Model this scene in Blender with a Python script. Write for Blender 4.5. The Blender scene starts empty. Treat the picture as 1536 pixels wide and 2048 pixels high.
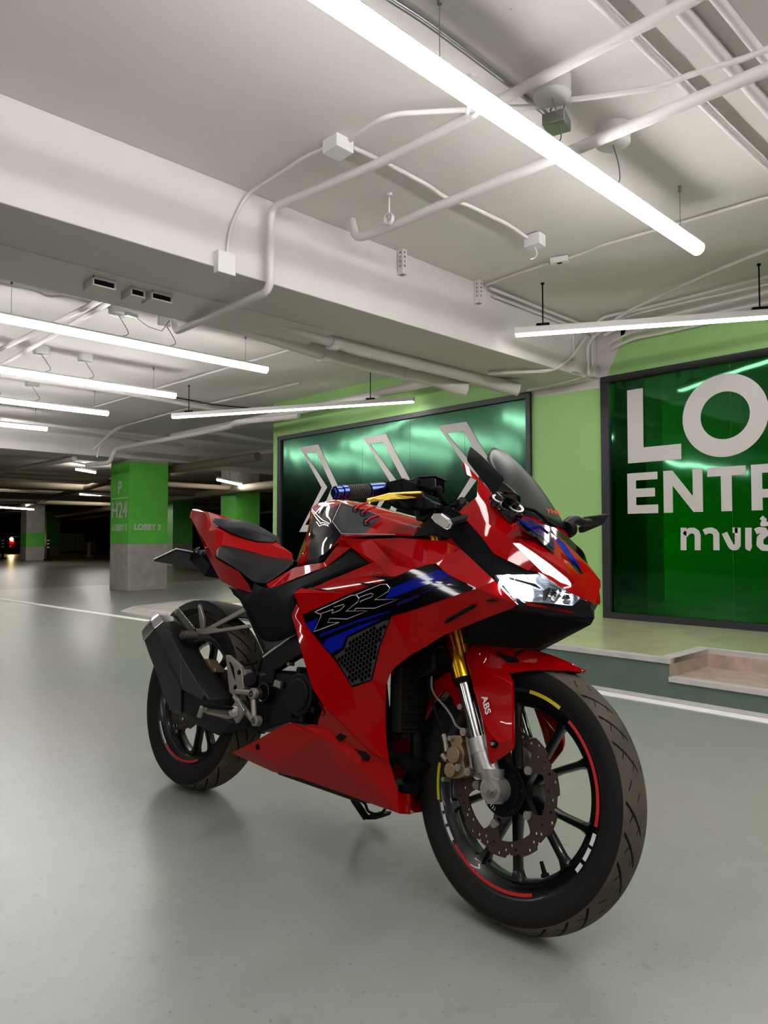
import bpy, math, random
from math import pi, sin, cos, radians as R
from mathutils import Vector, Matrix
from mathutils.geometry import tessellate_polygon, delaunay_2d_cdt
random.seed(5)
S = bpy.context.scene
# ---------------------------------------------------------------- camera
CAMZ = 0.8595
cam = bpy.data.cameras.new('camera'); cam.sensor_fit = 'VERTICAL'; cam.sensor_height = 36; cam.lens = 1418/2048*36
cam.clip_start = .02; cam.clip_end = 200
co = bpy.data.objects.new('camera', cam); S.collection.objects.link(co); S.camera = co
co.location = (0, 0, CAMZ); co.rotation_euler = (pi/2+math.atan(54/1418), 0, R(46.2))
# ---------------------------------------------------------------- world and exposure
w = bpy.data.worlds.new('world'); S.world = w; w.use_nodes = True
w.node_tree.nodes['Background'].inputs[0].default_value = (.8, .85, 1, 1)
w.node_tree.nodes['Background'].inputs[1].default_value = .02
S.view_settings.view_transform = 'Standard'; S.view_settings.look = 'None'
S.view_settings.exposure = 1.62; S.view_settings.gamma = 1; S.view_settings.use_curve_mapping = False
TUBE_POWER = 11.0
BATTEN_POWER = 6.0
FAR_POWER = 26.0
HEAD_POWER = 4.0
# ---------------------------------------------------------------- materials
def srgb(r, g, b):
    f = lambda c: (c/255/12.92) if c/255 <= .04045 else ((c/255+.055)/1.055)**2.4
    return (f(r), f(g), f(b), 1)
def mat(name, col, rough=.5, metal=0, coat=0, spec=.5, emit=None, es=0, bump=None, var=None, trans=0, alpha=1, aniso=0, ior=1.45):
    m = bpy.data.materials.new(name); m.use_nodes = True; nt = m.node_tree; b = nt.nodes['Principled BSDF']
    if len(col) == 3: col = srgb(*col)
    I = b.inputs
    I['Base Color'].default_value = col; I['Roughness'].default_value = rough; I['Metallic'].default_value = metal
    I['Coat Weight'].default_value = coat; I['Coat IOR'].default_value = 1.38; I['Coat Roughness'].default_value = .03; I['Specular IOR Level'].default_value = spec
    I['Transmission Weight'].default_value = trans; I['Alpha'].default_value = alpha; I['IOR'].default_value = ior
    if emit: I['Emission Color'].default_value = emit; I['Emission Strength'].default_value = es
    if bump or var:
        tc = nt.nodes.new('ShaderNodeTexCoord')
        if var:      # var = (scale, amount)
            n = nt.nodes.new('ShaderNodeTexNoise'); n.inputs['Scale'].default_value = var[0]; n.inputs['Detail'].default_value = 6
            nt.links.new(tc.outputs['Object'], n.inputs['Vector'])
            mx = nt.nodes.new('ShaderNodeMix'); mx.data_type = 'RGBA'
            k = var[1]; mx.inputs[6].default_value = tuple(max(0, c*(1-k)) for c in col[:3])+(1,); mx.inputs[7].default_value = tuple(min(1, c*(1+k)) for c in col[:3])+(1,)
            mr = nt.nodes.new('ShaderNodeMapRange'); mr.inputs[1].default_value = .35; mr.inputs[2].default_value = .65
            nt.links.new(n.outputs[0], mr.inputs[0]); nt.links.new(mr.outputs[0], mx.inputs[0]); nt.links.new(mx.outputs[2], I['Base Color'])
        if bump:     # bump = (scale, strength)
            n = nt.nodes.new('ShaderNodeTexNoise'); n.inputs['Scale'].default_value = bump[0]; n.inputs['Detail'].default_value = 5
            nt.links.new(tc.outputs['Object'], n.inputs['Vector'])
            bp = nt.nodes.new('ShaderNodeBump'); bp.inputs['Strength'].default_value = bump[1]; bp.inputs['Distance'].default_value = .01
            nt.links.new(n.outputs[0], bp.inputs['Height']); nt.links.new(bp.outputs[0], I['Normal'])
    return m
def emis(name, col, s):
    return mat(name, (1, 1, 1, 1), .5, emit=col, es=s)
M = {}
M['ceiling'] = mat('painted_concrete', (222, 216, 213), .75, bump=(3, .15), var=(1.2, .04))
M['beam'] = mat('painted_beam_concrete', (214, 208, 206), .7, bump=(4, .25), var=(1.5, .04))
M['far_pipe'] = mat('dimmed_far_pipe', (120, 110, 92), .7)  # darkened colour imitates the dim far bay
M['bin'] = mat('dull_white_bin', (150, 150, 140), .6)
M['strip_lit'] = emis('lit_position_lamp', (.97, .98, 1, 1), .55)
M['far_floor'] = mat('dimmed_far_floor', (92, 84, 74), .3, var=(.8, .2))  # darker copy of the floor; its colour stands for weak light far off
M['far_wall'] = mat('unlit_concrete', (70, 68, 66), .8)  # dark base colour stands for unlit surroundings, keeping the bike sides dark
def pock(m, sc, thr):
    nt = m.node_tree; b = nt.nodes['Principled BSDF']; L = nt.links; src = b.inputs['Base Color'].links[0].from_socket
    tc = nt.nodes.new('ShaderNodeTexCoord'); v = nt.nodes.new('ShaderNodeTexVoronoi'); v.inputs['Scale'].default_value = sc; L.new(tc.outputs['Object'], v.inputs['Vector'])
    r = nt.nodes.new('ShaderNodeValToRGB'); r.color_ramp.elements[0].position = thr*.6; r.color_ramp.elements[0].color = (.35, .33, .3, 1); r.color_ramp.elements[1].position = thr; r.color_ramp.elements[1].color = (1, 1, 1, 1)
    L.new(v.outputs['Distance'], r.inputs[0]); x = nt.nodes.new('ShaderNodeMix'); x.data_type = 'RGBA'; x.blend_type = 'MULTIPLY'; x.inputs[0].default_value = .75
    L.new(src, x.inputs[6]); L.new(r.outputs[0], x.inputs[7]); L.new(x.outputs[2], b.inputs['Base Color'])
pock(M['ceiling'], 2.6, .022); pock(M['beam'], 3.4, .022)
M['pipe'] = mat('white_painted_pipe', (216, 210, 208), .5, bump=(20, .15))
M['cable'] = mat('grey_cable', (120, 118, 118), .6)
M['dark_cable'] = mat('dark_cable', (40, 40, 42), .6)
M['steel'] = mat('galvanised_steel', (170, 172, 176), .3, metal=1)
M['wall_green'] = mat('light_green_wall_paint', (160, 204, 128), .55, bump=(5, .2), var=(1.0, .05))
M['pillar_green'] = mat('green_pillar_paint', (100, 196, 74), .5, var=(3, .08))
M['pillar_grey'] = mat('worn_grey_pillar_paint', (172, 166, 160), .6, bump=(8, .4), var=(6, .12))
M['frame'] = mat('charcoal_window_frame', (48, 48, 54), .4)
M['letter'] = mat('off_white_vinyl', (206, 200, 198), .5)
M['kerb'] = mat('dark_green_grey_kerb_paint', (90, 108, 98), .5, var=(9, .08), bump=(10, .2))
M['kerb_trim'] = mat('grey_concrete_trim', (190, 186, 182), .6, var=(14, .06))
M['platform'] = mat('olive_platform_floor', (186, 184, 148), .22, var=(3, .12), bump=(5, .08))
M['step_stone'] = mat('beige_step_stone', (176, 156, 140), .5, var=(12, .15))
M['white_line'] = mat('white_road_paint', (245, 243, 238), .45, var=(12, .04))
M['yellow_line'] = mat('yellow_road_paint', (205, 160, 60), .5, var=(12, .1))
M['tube'] = emis('lit_led_tube', (1, .985, .965, 1), TUBE_POWER)
M['batten'] = emis('lit_led_batten', (1, .98, .95, 1), BATTEN_POWER)
M['far_lamp'] = emis('far_led_lamp', (1, .97, .88, 1), FAR_POWER)
M['white_plastic'] = mat('white_plastic', (222, 220, 218), .4)
M['dark'] = mat('dark_rubber', (10, 10, 11), .7, spec=.15)
M['black'] = mat('satin_black_plastic', (11, 11, 12), .48, spec=.3, bump=(180, .05))
M['black2'] = mat('charcoal_matt_plastic', (15, 15, 16), .6, spec=.08)
M['gloss_black'] = mat('gloss_black', (10, 10, 12), .12, coat=.6)
M['red'] = mat('gloss_red_paint', (149, 2, 4), .5, coat=.8, spec=.0)
M['red2'] = mat('red_sticker', (190, 30, 34), .35)
M['seat'] = mat('black_seat_leather', (13, 13, 15), .5, spec=.35, bump=(300, .12))
M['engine'] = mat('black_engine_casting', (6, 6, 7), .5, metal=.0, spec=.25, bump=(60, .1))
M['alu'] = mat('cast_aluminium', (176, 174, 170), .38, metal=.9, bump=(90, .06))
M['alu2'] = mat('warm_grey_bracket', (150, 144, 134), .4, metal=.6)
M['chrome'] = mat('chrome', (225, 225, 228), .08, metal=1)
M['gold'] = mat('gold_anodised', (196, 146, 30), .22, metal=1)
M['gold2'] = mat('pale_gold_lever', (172, 146, 60), .3, metal=1)
M['bronze'] = mat('bronze_caliper', (150, 128, 98), .4, metal=.7)
M['olive'] = mat('dull_olive_rubber', (62, 58, 48), .6)
M['blue_metal'] = mat('blue_anodised', (90, 110, 190), .2, metal=1)
M['disc'] = mat('brake_disc_steel', (74, 60, 57), .42, metal=.7)
M['rim'] = mat('dark_rim_paint', (16, 16, 18), .3, metal=.3, coat=.3)
M['radiator'] = mat('brown_dusty_radiator', (22, 18, 13), .65, spec=.2)
M['muffler'] = mat('heat_resistant_black', (24, 24, 25), .5, spec=.35)
M['silver'] = mat('polished_silver', (200, 196, 200), .25, metal=.9)
M['decal_black'] = mat('gloss_black_decal', (5, 4, 6), .6, coat=.7, spec=0)
M['decal_blue'] = mat('blue_decal', (9, 22, 130), .6, coat=.6, spec=0)
M['decal_purple'] = mat('purple_decal', (30, 16, 76), .6, coat=.6, spec=0)
M['decal_grey'] = mat('grey_decal', (58, 58, 61), .6, coat=.5, spec=0)
M['decal_white'] = mat('white_decal', (215, 212, 215), .35)
M['outline'] = mat('iridescent_outline', (205, 190, 205), .25, metal=.6)
M['yellow_sticker'] = mat('yellow_sticker', (205, 190, 30), .45)
M['hex'] = mat('grey_honeycomb', (46, 42, 46), .5, spec=.2)
M['reflector'] = mat('lamp_reflector', (225, 228, 235), .12, metal=.9)
M['head_lit'] = emis('lit_headlamp', (.95, .98, 1, 1), HEAD_POWER)
M['lobby_lamp'] = emis('lobby_strip_lamp', (1, 1, .8, 1), 22)
M['car_lamp'] = emis('warm_scooter_lamp', (1, .72, .35, 1), 40)
M['plate'] = mat('number_plate_back', (12, 12, 14), .5, spec=.2)
M['clear'] = mat('clear_lens', (.95, .97, 1, 1), .02, trans=1, ior=1.2)
def thin_glass(name, tint, gloss, rough, wavy=0):
    m = bpy.data.materials.new(name); m.use_nodes = True; nt = m.node_tree; nt.nodes.clear()
    o = nt.nodes.new('ShaderNodeOutputMaterial'); mx = nt.nodes.new('ShaderNodeMixShader')
    t = nt.nodes.new('ShaderNodeBsdfTransparent'); t.inputs[0].default_value = tint
    gcol = (.34, .88, .55, 1) if tint[1] > tint[0]*2 else (1, 1, 1, 1)
    g = nt.nodes.new('ShaderNodeBsdfGlossy'); g.inputs['Roughness'].default_value = rough; g.inputs[0].default_value = gcol
    lw = nt.nodes.new('ShaderNodeLayerWeight'); lw.inputs[0].default_value = gloss
    if wavy:
        tc = nt.nodes.new('ShaderNodeTexCoord'); mp = nt.nodes.new('ShaderNodeMapping'); mp.inputs['Scale'].default_value = (1.2, 1, .6)
        n = nt.nodes.new('ShaderNodeTexNoise'); n.inputs['Scale'].default_value = 1.5
        b = nt.nodes.new('ShaderNodeBump'); b.inputs['Strength'].default_value = wavy; b.inputs['Distance'].default_value = .05
        nt.links.new(tc.outputs['Object'], mp.inputs[0]); nt.links.new(mp.outputs[0], n.inputs['Vector']); nt.links.new(n.outputs[0], b.inputs['Height'])
        nt.links.new(b.outputs[0], g.inputs['Normal'])
    nt.links.new(lw.outputs['Fresnel'], mx.inputs[0]); nt.links.new(t.outputs[0], mx.inputs[1]); nt.links.new(g.outputs[0], mx.inputs[2])
    nt.links.new(mx.outputs[0], o.inputs[0]); return m
M['green_glass'] = thin_glass('green_tinted_glass', (.03, .36, .04, 1), .42, .05, .08)
M['teal_glass'] = thin_glass('dark_green_film_glass', (.012, .13, .035, 1), .52, .16, .25)
M['smoke'] = mat('smoked_screen', (28, 28, 31), .32, alpha=.88, spec=.4)
M['lens'] = thin_glass('headlamp_cover', (.93, .95, .97, 1), .35, .03)
def floor_mat():
    m = mat('grey_epoxy_floor', (140, 144, 138), .3); nt = m.node_tree; b = nt.nodes['Principled BSDF']; L = nt.links
    tc = nt.nodes.new('ShaderNodeTexCoord')
    def noise(s, d, scale=(1, 1, 1)):
        mp = nt.nodes.new('ShaderNodeMapping'); mp.inputs['Scale'].default_value = scale
        n = nt.nodes.new('ShaderNodeTexNoise'); n.inputs['Scale'].default_value = s; n.inputs['Detail'].default_value = d
        L.new(tc.outputs['Object'], mp.inputs[0]); L.new(mp.outputs[0], n.inputs['Vector']); return n.outputs[0]
    def ramp(src, a, ca, bb, cb):
        r = nt.nodes.new('ShaderNodeValToRGB'); r.color_ramp.elements[0].position = a; r.color_ramp.elements[0].color = ca
        r.color_ramp.elements[1].position = bb; r.color_ramp.elements[1].color = cb; L.new(src, r.inputs[0]); return r.outputs[0]
    big = ramp(noise(.7, 3), .38, srgb(146, 144, 139), .62, srgb(139, 145, 140))
    st = ramp(noise(9, 9), .25, (.85, .84, .82, 1), .75, (1, 1, 1, 1))
    sp = ramp(noise(70, 2), .27, (.55, .53, .50, 1), .33, (1, 1, 1, 1))
    sc = ramp(noise(60, 2, (1, .14, 1)), .26, (.7, .68, .66, 1), .29, (1, 1, 1, 1))
    prev = big
    for src, k in ((st, .6), (sp, .6), (ramp(noise(90, 2, (1, .1, 1)), .24, (.6, .58, .55, 1), .27, (1, 1, 1, 1)), .5), (ramp(noise(24, 6), .28, (.72, .70, .68, 1), .36, (1, 1, 1, 1)), .5)):
        mm = nt.nodes.new('ShaderNodeMix'); mm.data_type = 'RGBA'; mm.blend_type = 'MULTIPLY'; mm.inputs[0].default_value = k; L.new(prev, mm.inputs[6]); L.new(src, mm.inputs[7]); prev = mm.outputs[2]
    L.new(prev, b.inputs['Base Color'])
    b.inputs['Roughness'].default_value = .29
    bp = nt.nodes.new('ShaderNodeBump'); bp.inputs['Strength'].default_value = .10; bp.inputs['Distance'].default_value = .004
    L.new(noise(28, 4), bp.inputs['Height']); L.new(bp.outputs[0], b.inputs['Normal'])
    return m
M['floor'] = floor_mat()
def tyre_mat(name, R0, per):
    # tread grooves cut by bump: slanted lines over the shoulder that repeat round the wheel
    m = mat(name, (34, 32, 31), .65, spec=.15); nt = m.node_tree; b = nt.nodes['Principled BSDF']; L = nt.links
    tc = nt.nodes.new('ShaderNodeTexCoord'); sx = nt.nodes.new('ShaderNodeSeparateXYZ'); L.new(tc.outputs['Object'], sx.inputs[0])
    def mth(op, a, c=None, clamp=False):
        n = nt.nodes.new('ShaderNodeMath'); n.operation = op; n.use_clamp = clamp
        for i, v in enumerate((a, c)):
            if v is None: continue
            if isinstance(v, (int, float)): n.inputs[i].default_value = v
            else: L.new(v, n.inputs[i])
        return n.outputs[0]
    an = mth('ARCTAN2', sx.outputs['Z'], sx.outputs['X']); ay = mth('ABSOLUTE', sx.outputs['Y'])
    t = mth('MULTIPLY', an, per/(2*pi)); s = mth('SUBTRACT', t, mth('MULTIPLY', ay, 30.0))
    fr = mth('FRACT', s); ln = mth('LESS_THAN', mth('ABSOLUTE', mth('SUBTRACT', fr, .5)), .075)
    s4 = mth('FRACT', mth('DIVIDE', s, 4.0)); skip = mth('GREATER_THAN', s4, .25)
    inr = mth('MULTIPLY', mth('GREATER_THAN', ay, .006), mth('LESS_THAN', ay, .041 if R0 < .3 else .052))
    g1 = mth('MULTIPLY', mth('MULTIPLY', ln, inr), skip)
    s2 = mth('ADD', mth('MULTIPLY', t, 1.0), mth('MULTIPLY', ay, 40.0))
    l2 = mth('LESS_THAN', mth('ABSOLUTE', mth('SUBTRACT', mth('FRACT', s2), .5)), .045)
    i2 = mth('ADD', mth('MULTIPLY', mth('GREATER_THAN', ay, .012), mth('LESS_THAN', ay, .019)), mth('MULTIPLY', mth('GREATER_THAN', ay, .027), mth('LESS_THAN', ay, .035)))
    g = mth('MAXIMUM', g1, mth('MULTIPLY', l2, i2)); h = mth('SUBTRACT', 1.0, g)
    rad = mth('SQRT', mth('ADD', mth('POWER', sx.outputs['X'], 2.0), mth('POWER', sx.outputs['Z'], 2.0)))
    tread = mth('MULTIPLY', mth('GREATER_THAN', rad, R0-.035), mth('LESS_THAN', ay, .0445 if R0 < .3 else .057)); h = mth('ADD', mth('MULTIPLY', h, tread), mth('SUBTRACT', 1.0, tread))
    bp = nt.nodes.new('ShaderNodeBump'); bp.inputs['Strength'].default_value = 1; bp.inputs['Distance'].default_value = .008
    L.new(h, bp.inputs['Height']); L.new(bp.outputs[0], b.inputs['Normal'])
    mx = nt.nodes.new('ShaderNodeMix'); mx.data_type = 'RGBA'; mx.inputs[6].default_value = (.004, .004, .004, 1); L.new(h, mx.inputs[0])
    n = nt.nodes.new('ShaderNodeTexNoise'); n.inputs['Scale'].default_value = 9; n.inputs['Detail'].default_value = 5; L.new(tc.outputs['Object'], n.inputs['Vector'])
    m3 = nt.nodes.new('ShaderNodeMix'); m3.data_type = 'RGBA'; m3.inputs[6].default_value = srgb(30, 28, 27); m3.inputs[7].default_value = srgb(96, 88, 78)
    L.new(mth('MULTIPLY', mth('MULTIPLY', n.outputs[0], tread), 1.4, True), m3.inputs[0]); L.new(m3.outputs[2], mx.inputs[7]); L.new(mx.outputs[2], b.inputs['Base Color'])
    return m
M['tyre_front'] = tyre_mat('front_tyre_rubber', .294, 30)
M['tyre_rear'] = tyre_mat('rear_tyre_rubber', .305, 26)
# ---------------------------------------------------------------- mesh helpers
class MB:
    def __init__(s): s.v = []; s.f = []
    def add(s, v, f, T=None):
        k = len(s.v); s.v += [tuple(T @ Vector(p)) if T else tuple(p) for p in v]; s.f += [[i+k for i in q] for q in f]; return s
    def box(s, c, d, rot=None, taper=1):
        x, y, z = d[0]/2, d[1]/2, d[2]/2; V = []
        for k, t in ((-1, 1), (1, taper)):
            for i, j in ((-1, -1), (1, -1), (1, 1), (-1, 1)): V.append(Vector((i*x*t, j*y*t, k*z)))
        m = rot.to_4x4() if rot else Matrix()
        return s.add([tuple(Vector(c)+m @ p) for p in V], [(3, 2, 1, 0), (4, 5, 6, 7), (0, 1, 5, 4), (1, 2, 6, 5), (2, 3, 7, 6), (3, 0, 4, 7)])
    def bb(s, x0, x1, y0, y1, z0, z1): return s.box(((x0+x1)/2, (y0+y1)/2, (z0+z1)/2), (x1-x0, y1-y0, z1-z0))
    def frame(s, d):
        d = Vector(d).normalized(); a = Vector((0, 0, 1)) if abs(d.z) < .9 else Vector((1, 0, 0))
        u = d.cross(a).normalized(); return u, d.cross(u)
    def cyl(s, p0, p1, r0, r1=None, n=18, cap=True):
        return s.tube([p0, p1], r0, n, cap, r1)
    def tube(s, P, r, n=8, cap=True, r1=None):
        P = [Vector(p) for p in P]; V = []; F = []; m = len(P); r1 = r if r1 is None else r1
        u = None
        for i, p in enumerate(P):
            d = (P[min(i+1, m-1)]-P[max(i-1, 0)]).normalized()
            if u is None: u, w_ = s.frame(d)
            u = (u-d*u.dot(d)).normalized(); w_ = d.cross(u); rr = r+(r1-r)*i/(m-1)
            V += [tuple(p+(u*cos(2*pi*k/n)+w_*sin(2*pi*k/n))*rr) for k in range(n)]
        for i in range(m-1):
            for k in range(n):
                a = i*n+k; b = i*n+(k+1) % n; F.append((a, b, b+n, a+n))
        if cap: F += [tuple(range(n-1, -1, -1)), tuple(range((m-1)*n, m*n))]
        return s.add(V, F)
    def prism(s, pts, vec):
        pts = [Vector(p) for p in pts]; n = len(pts); vec = Vector(vec); tr = tessellate_polygon([pts])
        V = [tuple(p) for p in pts]+[tuple(p+vec) for p in pts]
        F = [tuple(t) for t in tr]+[tuple(n+i for i in reversed(t)) for t in tr]+[(i, (i+1) % n, n+(i+1) % n, n+i) for i in range(n)]
        return s.add(V, F)
    def sheet(s, pts):
        pts = [Vector(p) for p in pts]; return s.add([tuple(p) for p in pts], [tuple(t) for t in tessellate_polygon([pts])])
    def loft(s, secs, cap=True, close=True):
        n = len(secs[0]); V = [p for q in secs for p in q]; F = []
        for i in range(len(secs)-1):
            for k in range(n if close else n-1):
                a = i*n+k; b = i*n+(k+1) % n; F.append((a, b, b+n, a+n))
        if cap: F += [tuple(range(n-1, -1, -1)), tuple(range((len(secs)-1)*n, len(secs)*n))]
        return s.add(V, F)
    def lathe(s, prof, c=(0, 0, 0), axis='y', n=48, closed=False, a0=0, a1=2*pi):
        V = []; F = []; m = len(prof); full = abs(a1-a0-2*pi) < 1e-6; N = n if full else n+1
        for k in range(N):
            a = a0+(a1-a0)*k/n
            for r, h in prof:
                V.append((c[0]+r*cos(a), c[1]+h, c[2]+r*sin(a)) if axis == 'y' else (c[0]+r*cos(a), c[1]+r*sin(a), c[2]+h))
        for k in range(n):
            for i in range(m if closed else m-1):
                a = (k % N)*m+i; b = (k % N)*m+(i+1) % m; c2 = ((k+1) % N)*m+(i+1) % m; d = ((k+1) % N)*m+i; F.append((a, b, c2, d))
        if closed and not full: F += [tuple(range(m)), tuple(range(n*m+m-1, n*m-1, -1))]
        return s.add(V, F)
    def plate(s, outer, holes, mp, off):
        # flat plate with holes; outer/holes in 2-D, mp maps (u,v) to 3-D, off is the thickness vector
        loops = [outer]+list(holes); vs = []; es = []
        for lp in loops:
            k = len(vs); n = len(lp); vs += [Vector(p) for p in lp]; es += [(k+i, k+(i+1) % n) for i in range(n)]
        ov, oe, of, _, _, _ = delaunay_2d_cdt(vs, es, [], 0, 1e-7)
        def inside(p, lp):
            c = False; n = len(lp)
            for i in range(n):
                x0, y0 = lp[i]; x1, y1 = lp[(i+1) % n]
                if (y0 > p[1]) != (y1 > p[1]) and p[0] < (x1-x0)*(p[1]-y0)/(y1-y0)+x0: c = not c
            return c
        T = []
        for f in of:
            c = sum((ov[i] for i in f), Vector((0, 0)))/len(f)
            if inside(c, outer) and not any(inside(c, h) for h in holes): T.append(tuple(f))
        n = len(ov); off = Vector(off); A = [Vector(mp(p[0], p[1])) for p in ov]; V = [tuple(p) for p in A]+[tuple(p+off) for p in A]
        cnt = {}
        for f in T:
            for i in range(len(f)): e = (f[i], f[(i+1) % len(f)]); cnt[tuple(sorted(e))] = cnt.get(tuple(sorted(e)), [])+[e]
        F = T+[tuple(n+i for i in reversed(f)) for f in T]+[(e[0][1], e[0][0], e[0][0]+n, e[0][1]+n) for e in cnt.values() if len(e) == 1]
        return s.add(V, F)
    def build(s, name, m, parent=None, smooth=0, bevel=0, Mx=None, seg=2, sub=0):
        me = bpy.data.meshes.new(name); me.from_pydata(s.v, [], s.f); me.materials.append(M[m] if isinstance(m, str) else m)
        import bmesh
        bm = bmesh.new(); bm.from_mesh(me); bmesh.ops.remove_doubles(bm, verts=bm.verts, dist=1e-5); bmesh.ops.recalc_face_normals(bm, faces=bm.faces); bm.to_mesh(me); bm.free()
        if smooth or bevel or sub:
            for p in me.polygons: p.use_smooth = True
            if smooth and not bevel and not sub: me.set_sharp_from_angle(angle=R(smooth))
        o = bpy.data.objects.new(name, me); S.collection.objects.link(o)
        if bevel:
            b = o.modifiers.new('bevel', 'BEVEL'); b.width = bevel; b.segments = seg; b.limit_method = 'ANGLE'; b.angle_limit = R(18); b.harden_normals = False
            o.modifiers.new('weighted', 'WEIGHTED_NORMAL').keep_sharp = False
        if sub:
            q = o.modifiers.new('sub', 'SUBSURF'); q.levels = sub; q.render_levels = sub
        if parent: o.parent = parent
        if Mx is not None: o.matrix_local = Mx
        return o
def panel(name, V, F, m, parent=None, thick=.003, bevel=.003, side='R', Mx=None, sub=0, crease=.5, seg=2, mats=None):
    """A body panel: V = named right-hand points, F = faces; side R, L (mirrored) or B (both halves joined at the middle)."""
    import bmesh
    ks = list(V); idx = {k: i for i, k in enumerate(ks)}; vs = [Vector(V[k]) for k in ks]; fs = []
    bm = bmesh.new(); bv = [bm.verts.new(v) for v in vs]; mats = mats or {}; ml = [m]+sorted(set(mats.values()))
    for fi, f in enumerate(F):
        n0_ = len(bm.faces)
        if len(f) > 3:
            t = tessellate_polygon([[V[k] for k in f]]) if len(f) > 4 else None
            if t:
                for q in t: bm.faces.new([bv[idx[f[i]]] for i in q])
            else: bm.faces.new([bv[idx[k]] for k in f])
        else: bm.faces.new([bv[idx[k]] for k in f])
        if fi in mats:
            bm.faces.ensure_lookup_table()
            for q in range(n0_, len(bm.faces)): bm.faces[q].material_index = ml.index(mats[fi])
    for v in [v for v in bm.verts if not v.link_faces]: bm.verts.remove(v)
    if side == 'B':
        g = bmesh.ops.duplicate(bm, geom=bm.verts[:]+bm.edges[:]+bm.faces[:])
        for e in g['geom']:
            if isinstance(e, bmesh.types.BMVert): e.co.y *= -1
        bmesh.ops.remove_doubles(bm, verts=bm.verts, dist=2e-4)
    elif side == 'L':
        for v in bm.verts: v.co.y *= -1
    bmesh.ops.recalc_face_normals(bm, faces=bm.faces); bm.normal_update()
    sgn = 0
    for f in bm.faces:
        c = f.calc_center_median(); sgn += f.normal.y*f.calc_area()*(c.y if abs(c.y) > .02 else 0)*10
    if sgn < 0: bmesh.ops.reverse_faces(bm, faces=bm.faces)
    bmesh.ops.dissolve_limit(bm, angle_limit=R(1.5), verts=bm.verts, edges=bm.edges, delimit={'MATERIAL'})
    if sub:
        cl = bm.edges.layers.float.new('crease_edge')
        for ed in bm.edges: ed[cl] = 1.0 if len(ed.link_faces) < 2 else (crease if ed.calc_face_angle(0) > R(16) else 0.0)
    me = bpy.data.meshes.new(name); bm.to_mesh(me); bm.free()
    for q in ml: me.materials.append(M[q])
    for p in me.polygons: p.use_smooth = True
    o = bpy.data.objects.new(name, me); S.collection.objects.link(o)
    if sub:
        q = o.modifiers.new('sub', 'SUBSURF'); q.levels = sub; q.render_levels = sub
    if thick:
        q = o.modifiers.new('solid', 'SOLIDIFY'); q.thickness = thick; q.offset = -1
    if bevel:
        b = o.modifiers.new('bevel', 'BEVEL'); b.width = bevel; b.segments = seg; b.limit_method = 'ANGLE'; b.angle_limit = R(12)
        o.modifiers.new('weighted', 'WEIGHTED_NORMAL').keep_sharp = False
    if parent: o.parent = parent
    if Mx is not None: o.matrix_local = Mx
    return o
def text_mesh(name, s, size, mx, m, parent=None, bold=0, ext=.001, align='LEFT', sx=1):
    cu = bpy.data.curves.new(name, 'FONT'); cu.body = s; cu.size = size; cu.extrude = ext; cu.offset = bold; cu.align_x = align
    t = bpy.data.objects.new(name, cu); S.collection.objects.link(t); bpy.context.view_layer.update()
    me = bpy.data.meshes.new_from_object(t.evaluated_get(bpy.context.evaluated_depsgraph_get())); bpy.data.objects.remove(t)
    o = bpy.data.objects.new(name, me); me.materials.clear(); me.materials.append(M[m]); S.collection.objects.link(o)
    if parent: o.parent = parent
    o.matrix_local = mx @ Matrix.Diagonal((sx, 1, 1, 1)); return o
def empty(name, loc=(0, 0, 0), label=None, cat=None, group=None, rz=0):
    o = bpy.data.objects.new(name, None); o.empty_display_size = .1; S.collection.objects.link(o); o.location = loc; o.rotation_euler[2] = rz
    return tag(o, label, cat, group) if label else o
def tag(o, label, cat, group=None):
    o['label'] = label; o['category'] = cat
    if group: o['group'] = group
    return o
def struct(o): o['kind'] = 'structure'; return o
def round_path(P, rad=.05, n=5):
    P = [Vector(p) for p in P]; out = [P[0]]
    for i in range(1, len(P)-1):
        a, b, c = P[i-1], P[i], P[i+1]; d1 = (a-b); d2 = (c-b); r = min(rad, d1.length*.45, d2.length*.45)
        p = b+d1.normalized()*r; q = b+d2.normalized()*r
        for k in range(n+1):
            t = k/n; out.append(p*(1-t)**2+b*2*t*(1-t)+q*t*t)
    out.append(P[-1]); return out
def copy_tree(o, parent=None):
    c = o.copy(); S.collection.objects.link(c)
    if parent: c.parent = parent
    for ch in list(o.children): copy_tree(ch, c)
    return c
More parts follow.
